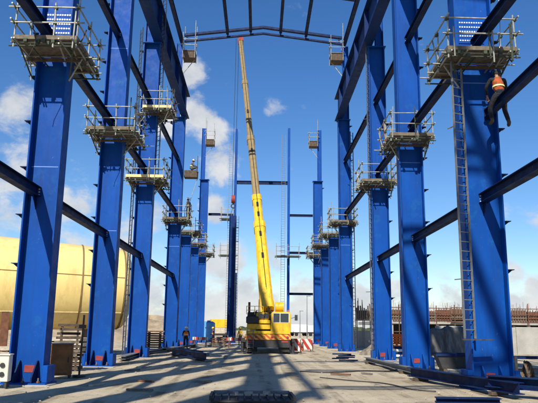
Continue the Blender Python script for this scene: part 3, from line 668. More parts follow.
# ------------------------------------------------------------------ people
def skin_mesh(name, nodes, edges, m, sub=1, root=0):
    me = bpy.data.meshes.new(name); me.from_pydata([n[0] for n in nodes], edges, []); o = bpy.data.objects.new(name, me); C.objects.link(o)
    md = o.modifiers.new('s', 'SKIN'); md.use_smooth_shade = True
    for i, n in enumerate(nodes):
        r = n[1]; me.skin_vertices[0].data[i].radius = r if isinstance(r, tuple) else (r, r); me.skin_vertices[0].data[i].use_root = (i == root)
    if sub: sb = o.modifiers.new('b', 'SUBSURF'); sb.levels = sb.render_levels = sub
    dg = bpy.context.evaluated_depsgraph_get(); dg.update()
    nm = bpy.data.meshes.new_from_object(o.evaluated_get(dg)); nm.name = name
    o.modifiers.clear(); o.data = nm; nm.materials.clear(); nm.materials.append(M[m])
    for p in nm.polygons: p.use_smooth = True
    return o
def person(label, loc, rz, pose, vest='hivis', hat='hat_w', legs='navy', sleeves=None, group='site workers'):
    J = {k: V(v) for k, v in pose.items()}
    t = thing('person', label, 'person', loc, rz, group)
    hd = J['head']; fwd = J.get('face', V((0, 1, 0))).normalized(); up = (hd-J['neck']).normalized(); sd = fwd.cross(up).normalized()
    N = []; E = []; idx = {}
    def add(k, p, r, prev=None):
        idx[k] = len(N); N.append((tuple(p), r))
        if prev: E.append((idx[prev], idx[k]))
    add('pelvis', J['pelvis'], (.11, .08)); add('spine', J['pelvis'].lerp(J['chest'], .45), (.10, .075), 'pelvis'); add('chest', J['chest'], (.13, .085), 'spine')
    add('neck', J['neck'], .055, 'chest'); add('chin', hd-up*.06, (.068, .075), 'neck'); add('head', hd+up*.02, (.078, .092), 'chin'); add('crown', hd+up*.10, (.062, .07), 'head')
    add('nose', hd-up*.015+fwd*.108, .014, 'head')
    for s, w in ((-1, 'l'), (1, 'r')):
        add('ear'+w, hd+sd*s*.085, .014, 'head')
        add('sh'+w, J['sh'+w], .062, 'chest'); add('el'+w, J['el'+w], .043, 'sh'+w); add('wr'+w, J['wr'+w], .029, 'el'+w)
        fd = (J['wr'+w]-J['el'+w]).normalized(); sd2 = fd.cross(V((0, 1, .3))).normalized(); nn = fd.cross(sd2)
        add('pm'+w, J['wr'+w]+fd*.07, (.036, .022), 'wr'+w)
        for k in range(4):
            a = (k-1.5)*.021; L_ = (.075, .085, .08, .062)[k]
            add(f'f{k}a'+w, J['wr'+w]+fd*(.105)+sd2*a, .0095, 'pm'+w); add(f'f{k}b'+w, J['wr'+w]+fd*(.105+L_*.6)+sd2*a*1.1+nn*.012, .0085, f'f{k}a'+w); add(f'f{k}c'+w, J['wr'+w]+fd*(.105+L_)+sd2*a*1.1+nn*.035, .0075, f'f{k}b'+w)
        add('th1'+w, J['wr'+w]+fd*.05+sd2*(-.045), .010, 'pm'+w); add('th2'+w, J['wr'+w]+fd*.085+sd2*(-.06)+nn*.01, .009, 'th1'+w)
        add('hp'+w, J['hp'+w], .075, 'pelvis'); add('kn'+w, J['kn'+w], .052, 'hp'+w); add('an'+w, J['an'+w], .04, 'kn'+w); add('to'+w, J['to'+w], .036, 'an'+w)
    skin_mesh('body', N, E, 'skin').parent = t
    # clothing follows the body
    N = []; E = []; idx = {}
    add('hem', J['pelvis']-(J['chest']-J['pelvis']).normalized()*.05, (.165, .135)); add('pelvis', J['pelvis']+(J['chest']-J['pelvis'])*.12, (.16, .13), 'hem'); add('spine', J['pelvis'].lerp(J['chest'], .45), (.155, .125), 'pelvis'); add('chest', J['chest'], (.165, .12), 'spine'); add('collar', J['chest'].lerp(J['neck'], .62), (.085, .08), 'chest')
    for w in 'lr': add('sh'+w, J['sh'+w], .072, 'chest'); add('el'+w, J['el'+w], .056, 'sh'+w); add('wr'+w, J['wr'+w].lerp(J['el'+w], .12), .042, 'el'+w)
    jk = skin_mesh('jacket', N, E, 'navy' if vest in ('hivis', 'vest_d') else vest); jk.parent = t
    if vest in ('hivis', 'vest_d'):
        N = []; E = []; idx = {}; dU = (J['chest']-J['pelvis'])
        add('a', J['pelvis']+dU*.02, (.178, .148)); add('b', J['pelvis']+dU*.45, (.172, .142), 'a'); add('c', J['chest']+dU*.02, (.21, .165), 'b'); add('d', J['chest'].lerp(J['neck'], .55), (.10, .095), 'c')
        for w in 'lr': add('s'+w, J['chest'].lerp(J['sh'+w], .78)+V((0, 0, .02)), .098, 'c')
        skin_mesh('vest', N, E, vest).parent = t
    cc = J['pelvis'].lerp(J['chest'], .55)
    b = MB(); upv = (J['chest']-J['pelvis']).normalized()
    xx = V((1, 0, 0)); yv = upv.cross(xx).normalized(); pr = []
    i0 = len(b.v); n_ = 16
    for dz in (-.025, .025):
        for k in range(n_): a = 2*math.pi*k/n_; b.v.append(cc+upv*dz+xx*math.cos(a)*.190+yv*math.sin(a)*.158)
    b.f = [(k, (k+1)%n_, n_+(k+1)%n_, n_+k) for k in range(n_)]
    b.build('reflective_band', 'hi_y', jk)
    N = []; E = []; idx = {}
    add('waist', J['pelvis'].lerp(J['chest'], .3), (.15, .12)); add('pelvis', J['pelvis']-V((0, 0, .01)), (.16, .13), 'waist')
    for w in 'lr': add('hp'+w, J['hp'+w], .108, 'pelvis'); add('kn'+w, J['kn'+w], .078, 'hp'+w); add('an'+w, J['an'+w].lerp(J['kn'+w], .04), .066, 'kn'+w)
    skin_mesh('trousers', N, E, legs).parent = t
    for w in 'lr':
        N = []; E = []; idx = {}
        dn = (J['an'+w]-J['kn'+w]).normalized()
        add('a', J['an'+w]-dn*.10, .058); add('b', J['an'+w]+dn*.03, .064, 'a'); add('c', J['to'+w]+dn*.02, .055, 'b'); skin_mesh('boot', N, E, 'boot').parent = t
    hb = MB(); hc = hd-fwd*.018; hb.rings([hc-up*.075, hc-up*.05, hc, hc+up*.05], [.055, .083, .098, .098], 16); hb.build('hair', 'rubber', t, smooth=True)
    b = MB(); rr = [(-.02, .136), (-.005, .138), (0, .126), (.05, .124), (.10, .098), (.135, .05), (.142, .01)]
    b.rings([hd+up*(.055+a) for a, r in rr], [r for a, r in rr], 20); h = b.build('helmet', hat, t, smooth=True)
    return t
stand = dict(pelvis=(0, 0, .95), chest=(0, .01, 1.33), neck=(0, .02, 1.50), head=(0, .04, 1.62), shl=(-.20, .0, 1.43), shr=(.20, 0, 1.43), ell=(-.27, -.03, 1.15), elr=(.27, -.02, 1.15), wrl=(-.25, .12, .93), wrr=(.26, .10, .93),
             hpl=(-.10, 0, .88), hpr=(.10, 0, .88), knl=(-.12, .02, .48), knr=(.13, .03, .48), anl=(-.13, -.02, .09), anr=(.15, 0, .09), tol=(-.15, .13, .05), tor=(.18, .15, .05))
walk = dict(stand, knl=(-.11, .16, .50), anl=(-.11, .12, .10), tol=(-.11, .26, .06), knr=(.11, -.02, .49), anr=(.12, -.25, .13), tor=(.12, -.12, .05), wrl=(-.28, -.10, .92), wrr=(.24, .28, 1.02), elr=(.26, .05, 1.15))
# straddling the beam, legs hanging each side, leaning forward (faces away from camera, toward the column)
ride = dict(pelvis=(0, 0, .23), chest=(-.02, .06, .64), neck=(-.01, .10, .82), head=(.01, .14, .93), face=(-.35, 1, -.25), shl=(-.23, .07, .73), shr=(.21, .07, .73), ell=(-.34, .20, .47), elr=(.31, .20, .47), wrl=(-.22, .40, .28), wrr=(.15, .42, .27),
            hpl=(-.13, .02, .17), hpr=(.13, .02, .17), knl=(-.25, .22, -.20), knr=(.22, .20, -.22), anl=(-.26, .06, -.62), anr=(.24, .02, -.66), tol=(-.31, .20, -.69), tor=(.28, .16, -.74))
person('worker in an orange vest and dark helmet sitting astride the high strut at right', (XW, 17.85, ZW+.03), R(4), ride, 'vest_d', 'hat_b', 'navy')
sit = dict(pelvis=(0, 0, .12), chest=(0, .10, .47), neck=(0, .16, .63), head=(0, .2, .75), shl=(-.2, .1, .57), shr=(.2, .1, .57), ell=(-.26, .22, .32), elr=(.26, .22, .32), wrl=(-.14, .42, .3), wrr=(.14, .42, .3),
           hpl=(-.1, .05, .1), hpr=(.1, .05, .1), knl=(-.14, .46, .25), knr=(.14, .46, .25), anl=(-.14, .5, -.15), anr=(.14, .5, -.15), tol=(-.14, .63, -.2), tor=(.14, .63, -.2))
person('worker in grey with white helmet crouching on the box cradle of the fourth left column', (-5.80, 49.55, 14.4), R(-80), sit, 'greyc', 'hat_w', 'greyc')
person('worker in dark clothes and white helmet standing on the fourth left column platform', (-5.85, 49.2, 10.2), R(60), stand, 'greyc', 'hat_w', 'navy')
q = G(185.5, 348.5); person('worker in an orange jacket and white helmet standing at the foot of the left columns', (q.x, q.y, 0), R(200), stand, 'hivis', 'hat_w', 'navy')
q = G(213, 345.5); person('worker in orange vest walking among barriers left of the crane', (q.x, q.y, 0), R(100), walk, 'hivis', 'hat_y', 'navy')
q = G(240, 345); person('worker in yellow helmet beside the lifted column', (q.x, q.y, 0), R(30), stand, 'yellow', 'hat_y', 'greyc')

# ------------------------------------------------------------------ barriers and site clutter
def barrier(label, p, w, h, z0, rz=0, m='stripe'):
    t = thing('barrier_board', label, 'barrier', (p.x, p.y, 0), rz, 'red and white barriers')
    MB().bb(-w/2, w/2, -.03, .03, z0, z0+h).build('board', m, t, bevel=.006)
    for s in (-1, 1):
        MB().bar((s*w*.38, -.28, 0), (s*w*.38, -.055, z0+h*.95), .06, .05, up=V((1, 0, 0))).build('leg', 'rust', t); MB().bar((s*w*.38, .28, 0), (s*w*.38, .055, z0+h*.95), .06, .05, up=V((1, 0, 0))).build('leg', 'rust', t)
    return t
q = G(294, 353); barrier('wide red and white striped barrier board beside the crane', q, 1.25, .85, .15, R(-10))
q = G(307, 351.5); barrier('second striped barrier board right of the first, nearer the right columns', q, 1.0, .78, .15, R(12))
for px, py, w, l in ((200, 347, 1.4, 'red and white barrier nearest the orange jacketed worker'), (224, 346.5, 1.5, 'low barrier behind the walking worker'), (236, 348, 1.7, 'low barrier in front of the hanging column')):
    barrier(l, G(px, py), w, .26, .62, R(random.uniform(-8, 8)), 'stripe_v')
def heap(name, label, p, w, d, h, n, m, cat, group=None):
    t = thing(name, label, cat, (p.x, p.y, 0), R(random.uniform(-20, 20)), group); z = 0.; th = .10 if m != 'pale' else .17
    while z < h-.02:
        lay = max(2, int(d/(.26 if m != 'pale' else .6)))
        for q in (-.33, .33): MB().box((q*w, 0, z+.03), (.08, d*random.uniform(.9, 1.0), .058)).build('spacer', 'wood_d', t)
        z += .06
        for k in range(lay):
            if random.random() < .93 or z < h*.5:
                yy = -d/2+d*(k+.5)/lay; MB().box((random.uniform(-.12, .12)*w, yy, z+th/2), (w*random.uniform(.8, 1.1), d/lay*random.uniform(.8, .94), th*random.uniform(.85, .98)), Matrix.Rotation(R(random.uniform(-2.5, 2.5)), 3, 'Z')).build('plank', random.choice((m, m, 'board' if m != 'pale' else 'pale')), t)
        z += th
    return t
heap('timber_stack', 'stack of reddish timber left of the crane by the barriers', G(219, 347), 1.6, .9, .8, 12, 'form', 'timber')
heap('timber_stack', 'stack of brown timber behind the third left column foot', G(154, 351), 1.2, 1, 1.4, 12, 'rust', 'timber')
heap('block_stack', 'stack of pale concrete slabs behind the gap between the first two left columns', V((-8.9, 30.5, 0)), 2.2, 1.4, 1.05, 8, 'pale', 'slabs')
heap('block_stack', 'lower stack of pale slabs farther left by the tank saddle', V((-11.2, 30.8, 0)), 2.4, 1.4, .7, 8, 'pale', 'slabs')
heap('block_stack', 'broad stack of pale slabs under the right end of the tank', V((-9.6, 34.4, 0)), 2.6, 1.3, .85, 8, 'pale', 'slabs')
heap('timber_stack', 'dark timber stack right of the second left column under the yellow plank', V((-8.3, 33.2, 0)), 1.0, .9, .6, 8, 'wood_d', 'timber')
# yellow lorry far away
def lorry(label, p, rz, body, low, sc=1):
    t = thing('lorry', label, 'lorry', (p.x, p.y, 0), rz, 'parked lorries'); t.scale = (sc, sc, sc)
    MB().bb(-1.1, 1.1, .1, 6, .7, .95).build('chassis', 'dark', t)
    MB().bb(-1.2, 1.2, 0, 4.2, 1.75, 2.9).build('cargo_box', body, t, bevel=.04); MB().bb(-1.2, 1.2, 0, 4.2, .955, 1.745).build('side_board', low, t, bevel=.03)
    c = MB().bb(-1.1, 1.1, 4.4, 6.2, .955, 2.7).build('cab', body, t, bevel=.1); MB().bb(-.95, .95, 6.19, 6.215, 1.8, 2.5).build('windscreen', 'glass', c)
    for s in (-1, 1):
        for yy in (.9, 5.2): MB().rings([(s*.85, yy, .48), (s*1.12, yy, .48)], [.48, .48], 16).build('wheel', 'rubber', t, smooth=True)
        MB().bb(s*.75, s*1.1, -.03, -.005, .98, 1.1).build('tail_lamp', 'red', t)
    return t
lorry('yellow box lorry parked far down the aisle left of the hanging column', V((-5.4, 88, 0)), R(8), 'yellow', 'pale')
lorry('small white lorry far off to the right of the crane', V((8.2, 160, 0)), R(-60), 'white', 'white')
lorry('red and white lorry far off beside the white one', V((11.5, 168, 0)), R(-70), 'white', 'red', .9)
# blue tarpaulin-covered tank
t = thing('blue_tank', 'light blue upright tank beside the far left columns', 'tank', (-6.2, 78, 0))
MB().rings([(0, 0, 0), (0, 0, .03), (0, 0, 2.3), (0, 0, 2.5)], [.75, .8, .8, .5], 20).build('shell', 'sky_b', t, smooth=True)
MB().rings([(0, 0, 2.505), (0, 0, 2.6)], [.22, .2], 12).build('lid', 'dark', t)
# light poles far away
for px, top, l, D in ((307, 296, 'thin mast far off right of the gable post', 118), (300, 311, 'shorter thin mast beside the taller one', 130)):
    p = P(px, 330, D); tz = P(px, top, D).z
    t = thing('light_pole', l, 'pole', (p.x, p.y, 0), 0, 'far masts'); MB().tube((0, 0, 0), (0, 0, tz), .10, .05).build('pole', 'steel', t); MB().box((.3, 0, tz), (.8, .2, .12)).build('lamp_head', 'steel', t)
# cabinet, socket box, post left foreground
t = thing('socket_box', 'cream electrical socket box with round outlets at the left edge by the first column', 'electrical box', (-7.12, 17.75, 0), R(8))
MB().bb(-.28, .28, -.2, .2, .16, .86).build('casing', 'cream', t, bevel=.015)
for a in (-.12, .12):
    for z in (.36, .60): MB().tube((a, -.195, z), (a, -.235, z), .065, n=14).build('socket', 'dark', t)
for a in (-.22, .22): MB().bb(a-.03, a+.03, -.16, .16, 0, .158).build('leg', 'dark', t)
MB().bb(-.30, .30, -.23, .22, .862, .89).build('lid', 'cream', t)
t = thing('site_cabinet', 'rusty orange and grey steel cabinet behind the first left column', 'cabinet', (-6.55, 21.4, 0), R(14))
MB().bb(-.34, .34, -.32, .32, .08, 1.08).build('body', 'rustbox', t, bevel=.015)
MB().bb(-.30, .30, -.338, -.323, .14, 1.02).build('door', 'rustbox', t, bevel=.005); MB().bb(.2, .24, -.36, -.34, .5, .66).build('handle', 'dark', t)
MB().bb(-.36, .36, -.34, .34, 1.082, 1.11).build('top_plate', 'steel', t)
for a in (-.28, .28):
    for c in (-.26, .26): MB().bb(a-.04, a+.04, c-.04, c+.04, 0, .078).build('foot', 'dark', t)
heap('timber_stack', 'dark timber crate stack behind the rusty cabinet', V((-7.3, 24.6, 0)), .9, .8, 1.75, 8, 'wood_d', 'timber')
q = G(79, 377); t = thing('marker_post', 'thin dark post on a round base between the first two left columns', 'post', (q.x, q.y, 0))
MB().rings([(0, 0, 0), (0, 0, .06)], [.22, .2], 16).build('base', 'dark', t, smooth=True); MB().tube((0, 0, .06), (.03, 0, 2.05), .035).build('pole', 'wood_d', t); MB().bb(-.12, .12, -.02, .02, 1.6, 1.72).build('crossbar', 'wood_d', t)
t = thing('yellow_board', 'upright pale yellow board right of the second left column', 'board', (-7.75, 33.5, 0), R(10))
MB().bb(-.13, .13, -.03, .03, .1, 1.82).build('board', 'plank_y', t, bevel=.008); MB().bb(-.2, .2, -.18, .18, 0, .098).build('foot', 'wood_d', t)
# steel lying on the ground
def lying(label, pa, pb, w, h, m='blue_shaded', z=0, hname='steel_beam', blocks=True):
    a = V((pa.x, pa.y, 0)); b = V((pb.x, pb.y, 0)); t = thing(hname, label, 'beam', a, 0, 'steel lying on the ground'); d = b-a
    zz = (.10 if blocks else .005)+h/2+z
    MB().hbeam(V((0, 0, zz)), d+V((0, 0, zz)), w, h, .016, .024).build('beam', m, t)
    if blocks:
        for f in (.12, .85): MB().box(d*f+V((0, 0, .05)), (.5, .16, .098), Matrix.Rotation(math.atan2(d.y, d.x)+R(90), 3, 'Z')).build('packing_timber', 'wood_d', t)
    return t
lying('long dark blue beam lying from the second right column toward the lower right', G(411, 379), G(520, 399), .30, .30)
lying('blue beam with a sunlit top flange lying at the foot of the nearest right column', G(489, 394), G(575, 402.5), .34, .30, 'blue_shaded', .10)
lying('short dark plate girder at the bottom edge in front of the nearest right column', G(436, 402.5), G(500, 403.5), .26, .12, 'blue_shaded', 0, blocks=False)
lying('grey channel lying slantwise between the third and second right columns', G(366, 362.5), G(415, 376), .26, .18, 'steel')
lying('violet blue beam lying on the left of the aisle behind the worker', G(172, 355), G(206, 362), .32, .32)
lying('thinner blue beam lying beside the violet one', G(176, 352.5), G(203, 357), .24, .24)
lying('pale flat section lying by the foot of the third left column', G(121, 361.5), G(150, 353), .42, .16, 'steel')
lying('second pale flat section lying behind it toward the fourth left column', G(140, 356), G(176, 349.5), .36, .16, 'steel')
lying('long grey section on the ground at the feet of the left columns', G(166, 352), G(196, 346.5), .36, .14, 'steel')
q = G(346, 361.5)
t = thing('steel_bundle', 'bundle of blue steel offcuts near the fourth right column', 'steel', (q.x, q.y, 0), R(20))
for k in range(5): MB().box((random.uniform(-.25, .25), random.uniform(-.3, .3), .08+k*.075), (1.0, .2, .065), Matrix.Rotation(R(random.uniform(-40, 40)), 3, 'Z')).build('offcut', 'blue_shaded', t)
t = thing('steel_bundle', 'small pile of white and blue bags behind the second right column', 'steel', tuple(G(398, 358))[:2]+(0,), R(10))
for k in range(4): MB().box((random.uniform(-.3, .3), random.uniform(-.2, .2), .14+k*.16), (.55, .4, .15), Matrix.Rotation(R(random.uniform(-40, 40)), 3, 'Z')).build('offcut', ['white', 'blue', 'white', 'blue_shaded'][k], t, bevel=.03)
# dark tray with scrap at bottom centre
q = G(252, 401)
t = thing('scrap_tray', 'dark steel grating tray with scrap at the bottom centre of the aisle', 'tray', (q.x, q.y, 0), R(2))
MB().bb(-.95, .95, -.5, .6, .02, .06).build('plate', 'dark', t)
for s in (-1, 1): MB().bb(s*.95-.03, s*.95+.03, -.5, .6, .062, .16).build('rim', 'dark', t)
for k in range(11): MB().bb(-.9+k*.18-.015, -.9+k*.18+.015, -.48, .58, .062, .11).build('bar', 'dark', t)
MB().bb(-.92, .92, .55, .62, .112, .18).build('rim', 'steel', t)
for k in range(7): MB().box((random.uniform(-.8, .8), random.uniform(-.3, .4), .16), (random.uniform(.1, .3), random.uniform(.06, .16), .06), Matrix.Rotation(random.random()*3, 3, 'Z')).build('scrap', random.choice(['pale', 'rust', 'steel']), t)
# hoses/cables on the ground
def cable(label, pts, r, m='dark'):
    b = MB(); P3 = [V((p.x, p.y, r)) for p in pts]
    out = []
    for i in range(len(P3)-1):
        p0 = P3[max(0, i-1)]; p1 = P3[i]; p2 = P3[i+1]; p3 = P3[min(len(P3)-1, i+2)]
        for k in range(6):
            u = k/6; out.append(.5*((2*p1)+(p2-p0)*u+(2*p0-5*p1+4*p2-p3)*u*u+(3*p1-p0-3*p2+p3)*u**3))
    out.append(P3[-1])
    for a, c in zip(out[:-1], out[1:]): b.tube(a, c, r, n=6, caps=False)
    tag(b.build('cable', m), label, 'cable', 'cables on the ground')
cable('dark cable running across the sand from the right columns', [G(300, 372), G(330, 373), G(365, 371.5), G(392, 371.5), G(400, 366), G(405, 357)], .025)
cable('thin cable winding toward the lower right steel', [G(320, 378), G(350, 381), G(385, 384), G(412, 390), G(436, 392)], .018)
for k in range(16):
    x = random.choice((-1, 1))*random.uniform(1.5, 5.4); y = random.uniform(17, 40)
    o = MB().box((0, 0, .03), (random.uniform(.25, .9), random.uniform(.06, .14), .05)).build('timber_offcut', random.choice(('board', 'pale', 'rust', 'board'))); o.location = (x, y, .0); o.rotation_euler = (0, 0, random.uniform(0, 3.1))
    tag(o, 'small piece of scrap lying loose on the sandy aisle floor', 'offcut', 'scrap pieces on the aisle floor')
# trestle with dark skip, right
q = G(455, 374)
t = thing('dark_skip', 'dark steel skip on trestles behind the ladder of the nearest right column', 'skip', (q.x, q.y, 0), R(-6))
b = MB(); pr = [(-.75, .75), (.75, .75), (.55, .22), (-.55, .22)]
b.v = [V((a, -.5, z)) for a, z in pr]+[V((a, .5, z)) for a, z in pr]; b.f = [(0,1,2,3), (7,6,5,4), (2,3,7,6), (0,3,7,4), (1,2,6,5)]; b.build('body', 'dark', t)
MB().bb(-.8, .8, -.56, -.505, .70, .80).build('rim', 'blue_shaded', t); MB().bb(-.8, .8, .505, .56, .70, .80).build('rim', 'blue_shaded', t)
for a in (-.45, .45): MB().bb(a-.07, a+.07, -.5, .5, 0, .218).build('trestle', 'wood_d', t)
MB().bb(-1.0, .3, -.95, -.75, .02, .12).build('plank', 'board', t)
# cable reel frame right edge
t = thing('reel_frame', 'dark steel frame holding a brownish coil right of the nearest right column', 'frame', (8.62, 20.3, 0), R(-5))
for a in (-.48, .48):
    for c in (-.3, .3): MB().bb(a-.04, a+.04, c-.04, c+.04, 0, .9).build('upright', 'dark', t)
for z in (.12, .86):
    for c in (-.3, .3): MB().bb(-.438, .438, c-.03, c+.03, z-.04, z+.04).build('rail', 'blue_shaded', t)
for k in range(7):
    b = MB(); rr = .30-.012*k
    pts = [V((-.12+.03*k, 0, .45))+V((.05*math.sin(a*2+k), math.sin(a)*rr*.7, math.cos(a)*rr)) for a in [2*math.pi*j/14 for j in range(15)]]
    for p, q2 in zip(pts[:-1], pts[1:]): b.tube(p, q2, .028, n=5, caps=False)
    b.build('cable_loop', ('board', 'rustbox', 'wood_d')[k % 3], t)
o = thing('wooden_plank', 'short pale plank wedged across the foot of the nearest right ladder', 'plank', (6.2, 18.3, 1.40), R(3)); MB().bb(-.28, .6, -.06, .06, 0, .04).build('board', 'board', o)
lying('pair section of grey steel lying beyond the nearest right column', V((8.0, 23.5, 0)), V((13, 24.5, 0)), .3, .25, 'steel')

# ------------------------------------------------------------------ right background: site wall, building under construction
WY = 47.0
t = thing('concrete_wall', 'long pale concrete wall behind the right columns', 'wall', (13.2, WY, 0))
x = 0
while x < 40:
    MB().bb(x+.01, x+2.99, 0, .3, 0, 2.0+random.uniform(-.04, .05)).build('panel', 'concrete', t, bevel=.02); x += 3
t = thing('unfinished_building', 'low concrete building under construction with brown formwork and starter bars on top', 'building', (17, 82, 0))
WB = 62
MB().bb(0, WB, 0, 26, 2.55, 3.02).build('slab', 'concrete', t, bevel=.02)
for k in range(32):
    MB().bb(k*2+.2, k*2+.52, .25, .6, 0, 2.545).build('pillar', 'concrete' if k % 3 == 0 else 'wood_d', t)
MB().bb(.5, WB, 8, 8.3, 0, 2.54).build('back_wall', 'dark', t)
for k in range(31):
    h = random.uniform(1.15, 1.5); MB().bb(k*2+.02, k*2+1.98, -.06, .02, 3.03, 3.03+h).build('formwork_panel', 'form', t)
    b = MB()
    for j in range(6): b.bb(k*2+.1+j*.34, k*2+.19+j*.34, -.15, -.062, 2.95, 3.1+h+random.uniform(0, .25))
    b.bb(k*2+.0, k*2+1.99, -.22, -.152, 3.35, 3.45); b.build('batten', 'rust' if k % 2 else 'board', t)
b = MB()
for k in range(330):
    x = random.uniform(.2, WB-.2); y = random.uniform(.1, 10); b.tube((x, y, 3.03), (x+random.uniform(-.12, .12), y, random.uniform(4.7, 5.7)), .022, n=4, caps=False)
struct(b.build('starter_bars', 'rebar', t), 'stuff')
for k in range(24):
    x = random.uniform(1, WB-1); MB().tube((x, -.4, 0), (x+random.uniform(-.2, .2), .1, 2.545), .05).build('prop', 'steel', t)
# formwork tower seen between third and fourth right columns
for k in range(26):
    x = 1+k*2.4; MB().tube((x, -1.1, 0), (x+random.uniform(-.1, .1), -1.1, random.uniform(4.6, 5.9)), .06).build('scaffold_standard', 'rust' if k % 3 else 'wood_d', t)
for z in (1.5, 2.9, 3.9, 4.6):
    for k in range(8): MB().tube((k*7.6+random.uniform(-.4, .4), -1.18, z+random.uniform(-.08, .08)), (k*7.6+7.8, -1.18, z+random.uniform(-.08, .08)), .05).build('scaffold_ledger', 'rust', t)
for k in range(14):
    x = random.uniform(1, WB-3); MB().bb(x, x+random.uniform(1, 2.6), -.9, -.5, 2.98, 2.98+random.uniform(.08, .3)).build('loose_timber', random.choice(('board', 'form', 'wood_d')), t)
for k in range(10):
    x = random.uniform(1, WB-3); MB().bb(x, x+random.uniform(.6, 2.2), -3, -2.2, 0, random.uniform(.6, 1.9)).build('stored_panel', random.choice(('white', 'form', 'concrete', 'board')), t)
q = P(364, 340, 60)
t = thing('formwork_tower', 'timber formwork tower with spiky rebar top between the third and fourth right columns', 'formwork', (q.x, 60, 0))
MB().bb(-.8, .8, -.5, .5, 2.55, 2.66).build('deck', 'board', t)
for a in (-.7, 0, .7):
    for c in (-.42, .42): MB().tube((a, c, 0), (a, c, 2.545), .05).build('prop', 'steel', t)
for k in range(9): MB().bb(-.78+k*.18, -.66+k*.18, -.5, -.42, 2.665, 2.665+random.uniform(.9, 1.3)).build('stud', 'board', t)
MB().bb(-.8, .8, -.415, -.38, 2.67, 3.5).build('panel', 'form', t)
for k in range(12): x = random.uniform(-.75, .75); MB().tube((x, random.uniform(-.3, .4), 2.665), (x+random.uniform(-.1, .1), 0, random.uniform(3.8, 4.7)), .03, n=4).build('bar', 'rebar', t)
MB().bb(-.8, .8, 1.0, 1.1, 0, 1.6).build('screen', 'concrete', t)
# orange netting and spoil behind columns
q = G(397, 351)
t = thing('safety_net', 'orange safety netting fence seen left of the second right column', 'net', (q.x, q.y, 0))
b = MB()
for k in range(9): b.bar((-1.6+k*.4, .05*math.sin(k*1.7), .35), (-1.6+k*.4, .05*math.sin(k*1.7), 1.35), .2, .012)
for z in (.4, .6, .8, 1.0, 1.2, 1.32): 
    for k in range(8): b.bar((-1.6+k*.4, .05*math.sin(k*1.7), z), (-1.2+k*.4, .05*math.sin(k*1.7+1.7), z), .02, .13)
b.build('mesh_sheet', 'hivis', t)
for x in (-1.6, 0, 1.6): MB().tube((x, .06, 0), (x, .06, 1.5), .03).build('stake', 'wood_d', t)
def mound(name, label, c, rx, ry, h, m, cat, seed, rough=.25, kind=None):
    rn = random.Random(seed); b = MB(); NX, NY = 26, 12
    for j in range(NY+1):
        for i in range(NX):
            a = 2*math.pi*i/NX; f = 1-j/NY
            z = h*(1-f**1.7)*(1+rough*math.sin(a*3+j*.7+seed)*.5)+rn.uniform(-1, 1)*h*.05*(1 if j < NY else 0)
            b.v.append(V((math.cos(a)*rx*f*(1+rough*.5*math.sin(a*2+seed)), math.sin(a)*ry*f, max(0, z) if j else -.05)))
    for j in range(NY):
        for i in range(NX): b.f.append((j*NX+i, j*NX+(i+1)%NX, (j+1)*NX+(i+1)%NX, (j+1)*NX+i))
    o = b.build(name, m, None, smooth=True); o.location = c
    if kind: struct(o, kind)
    else: tag(o, label, cat)
    return o
t = thing('tarp_heap', 'material stack draped with a streaked grey tarpaulin by the concrete wall', 'heap', (13.1, 44.6, 0))
b = MB(); NX_, prof = 46, [(-1.35, .0), (-1.2, .35), (-1.0, 1.0), (-.85, 1.62), (-.6, 1.9), (0, 1.98), (.6, 1.85), (.9, 1.5), (1.1, .8), (1.25, 0)]
for i in range(NX_):
    x = -2.6+5.2*i/(NX_-1); hh = .95+.05*math.sin(x*1.7+.5)+.035*math.sin(x*6.1)-.25*max(0, abs(x)-2)
    for a, z in prof: b.v.append(V((x+.05*math.sin(z*5+x), a+.06*math.sin(x*13+z*1.3+2*math.sin(x*3))*(1 if z < 1.7 else .2), z*hh)))
n_ = len(prof)
for i in range(NX_-1):
    for j in range(n_-1): b.f.append((i*n_+j, i*n_+j+1, (i+1)*n_+j+1, (i+1)*n_+j))
b.f.append(tuple(range(n_))); b.f.append(tuple((NX_-1)*n_+j for j in range(n_))); b.build('tarpaulin', 'tarp', t, smooth=True)
for x in (-1.9, -.3, 1.4): MB().tube((x, -1.45, .03), (x+.1, -.72, 1.98), .02).build('rope', 'wood_d', t)
for x in (-2.2, .6, 2.1): MB().box((x, -1.5, .09), (.3, .2, .18)).build('weight_block', 'concrete', t)
mound('rubble_heap', 'brown grey rubble heap beyond the third right column', (8.2, 44.2, 0), 1.4, 1.2, .7, 'rubble', 'heap', 5)
mound('soil_mound', 'tan soil bank far behind the left columns', (-19, 110, 0), 16, 9, 3.4, 'soil', 'mound', 8)
mound('soil_mound', 'broad tan spoil heap behind the tank', (-36, 84, 0), 24, 8, 3.0, 'soil', 'mound', 2)
# far scrub line along the horizon
b = MB()
for k in range(420):
    x = -700+k*3.4; h = random.uniform(2, 5.5); w = random.uniform(3, 8); y = 620+random.uniform(-15, 15)
    n_ = 7; i = len(b.v)
    for j in range(n_): a = math.pi*j/(n_-1); b.v.append(V((x+math.cos(a)*w, y, math.sin(a)*h*random.uniform(.7, 1.1)-.1))); b.v.append(V((x+math.cos(a)*w, y+5, math.sin(a)*h*random.uniform(.7, 1.1)-.1)))
    for j in range(n_-1): b.f.append((i+2*j, i+2*j+1, i+2*j+3, i+2*j+2))
    b.f.append(tuple(i+2*j for j in range(n_)))
struct(b.build('far_scrub', 'hedge'), 'stuff')

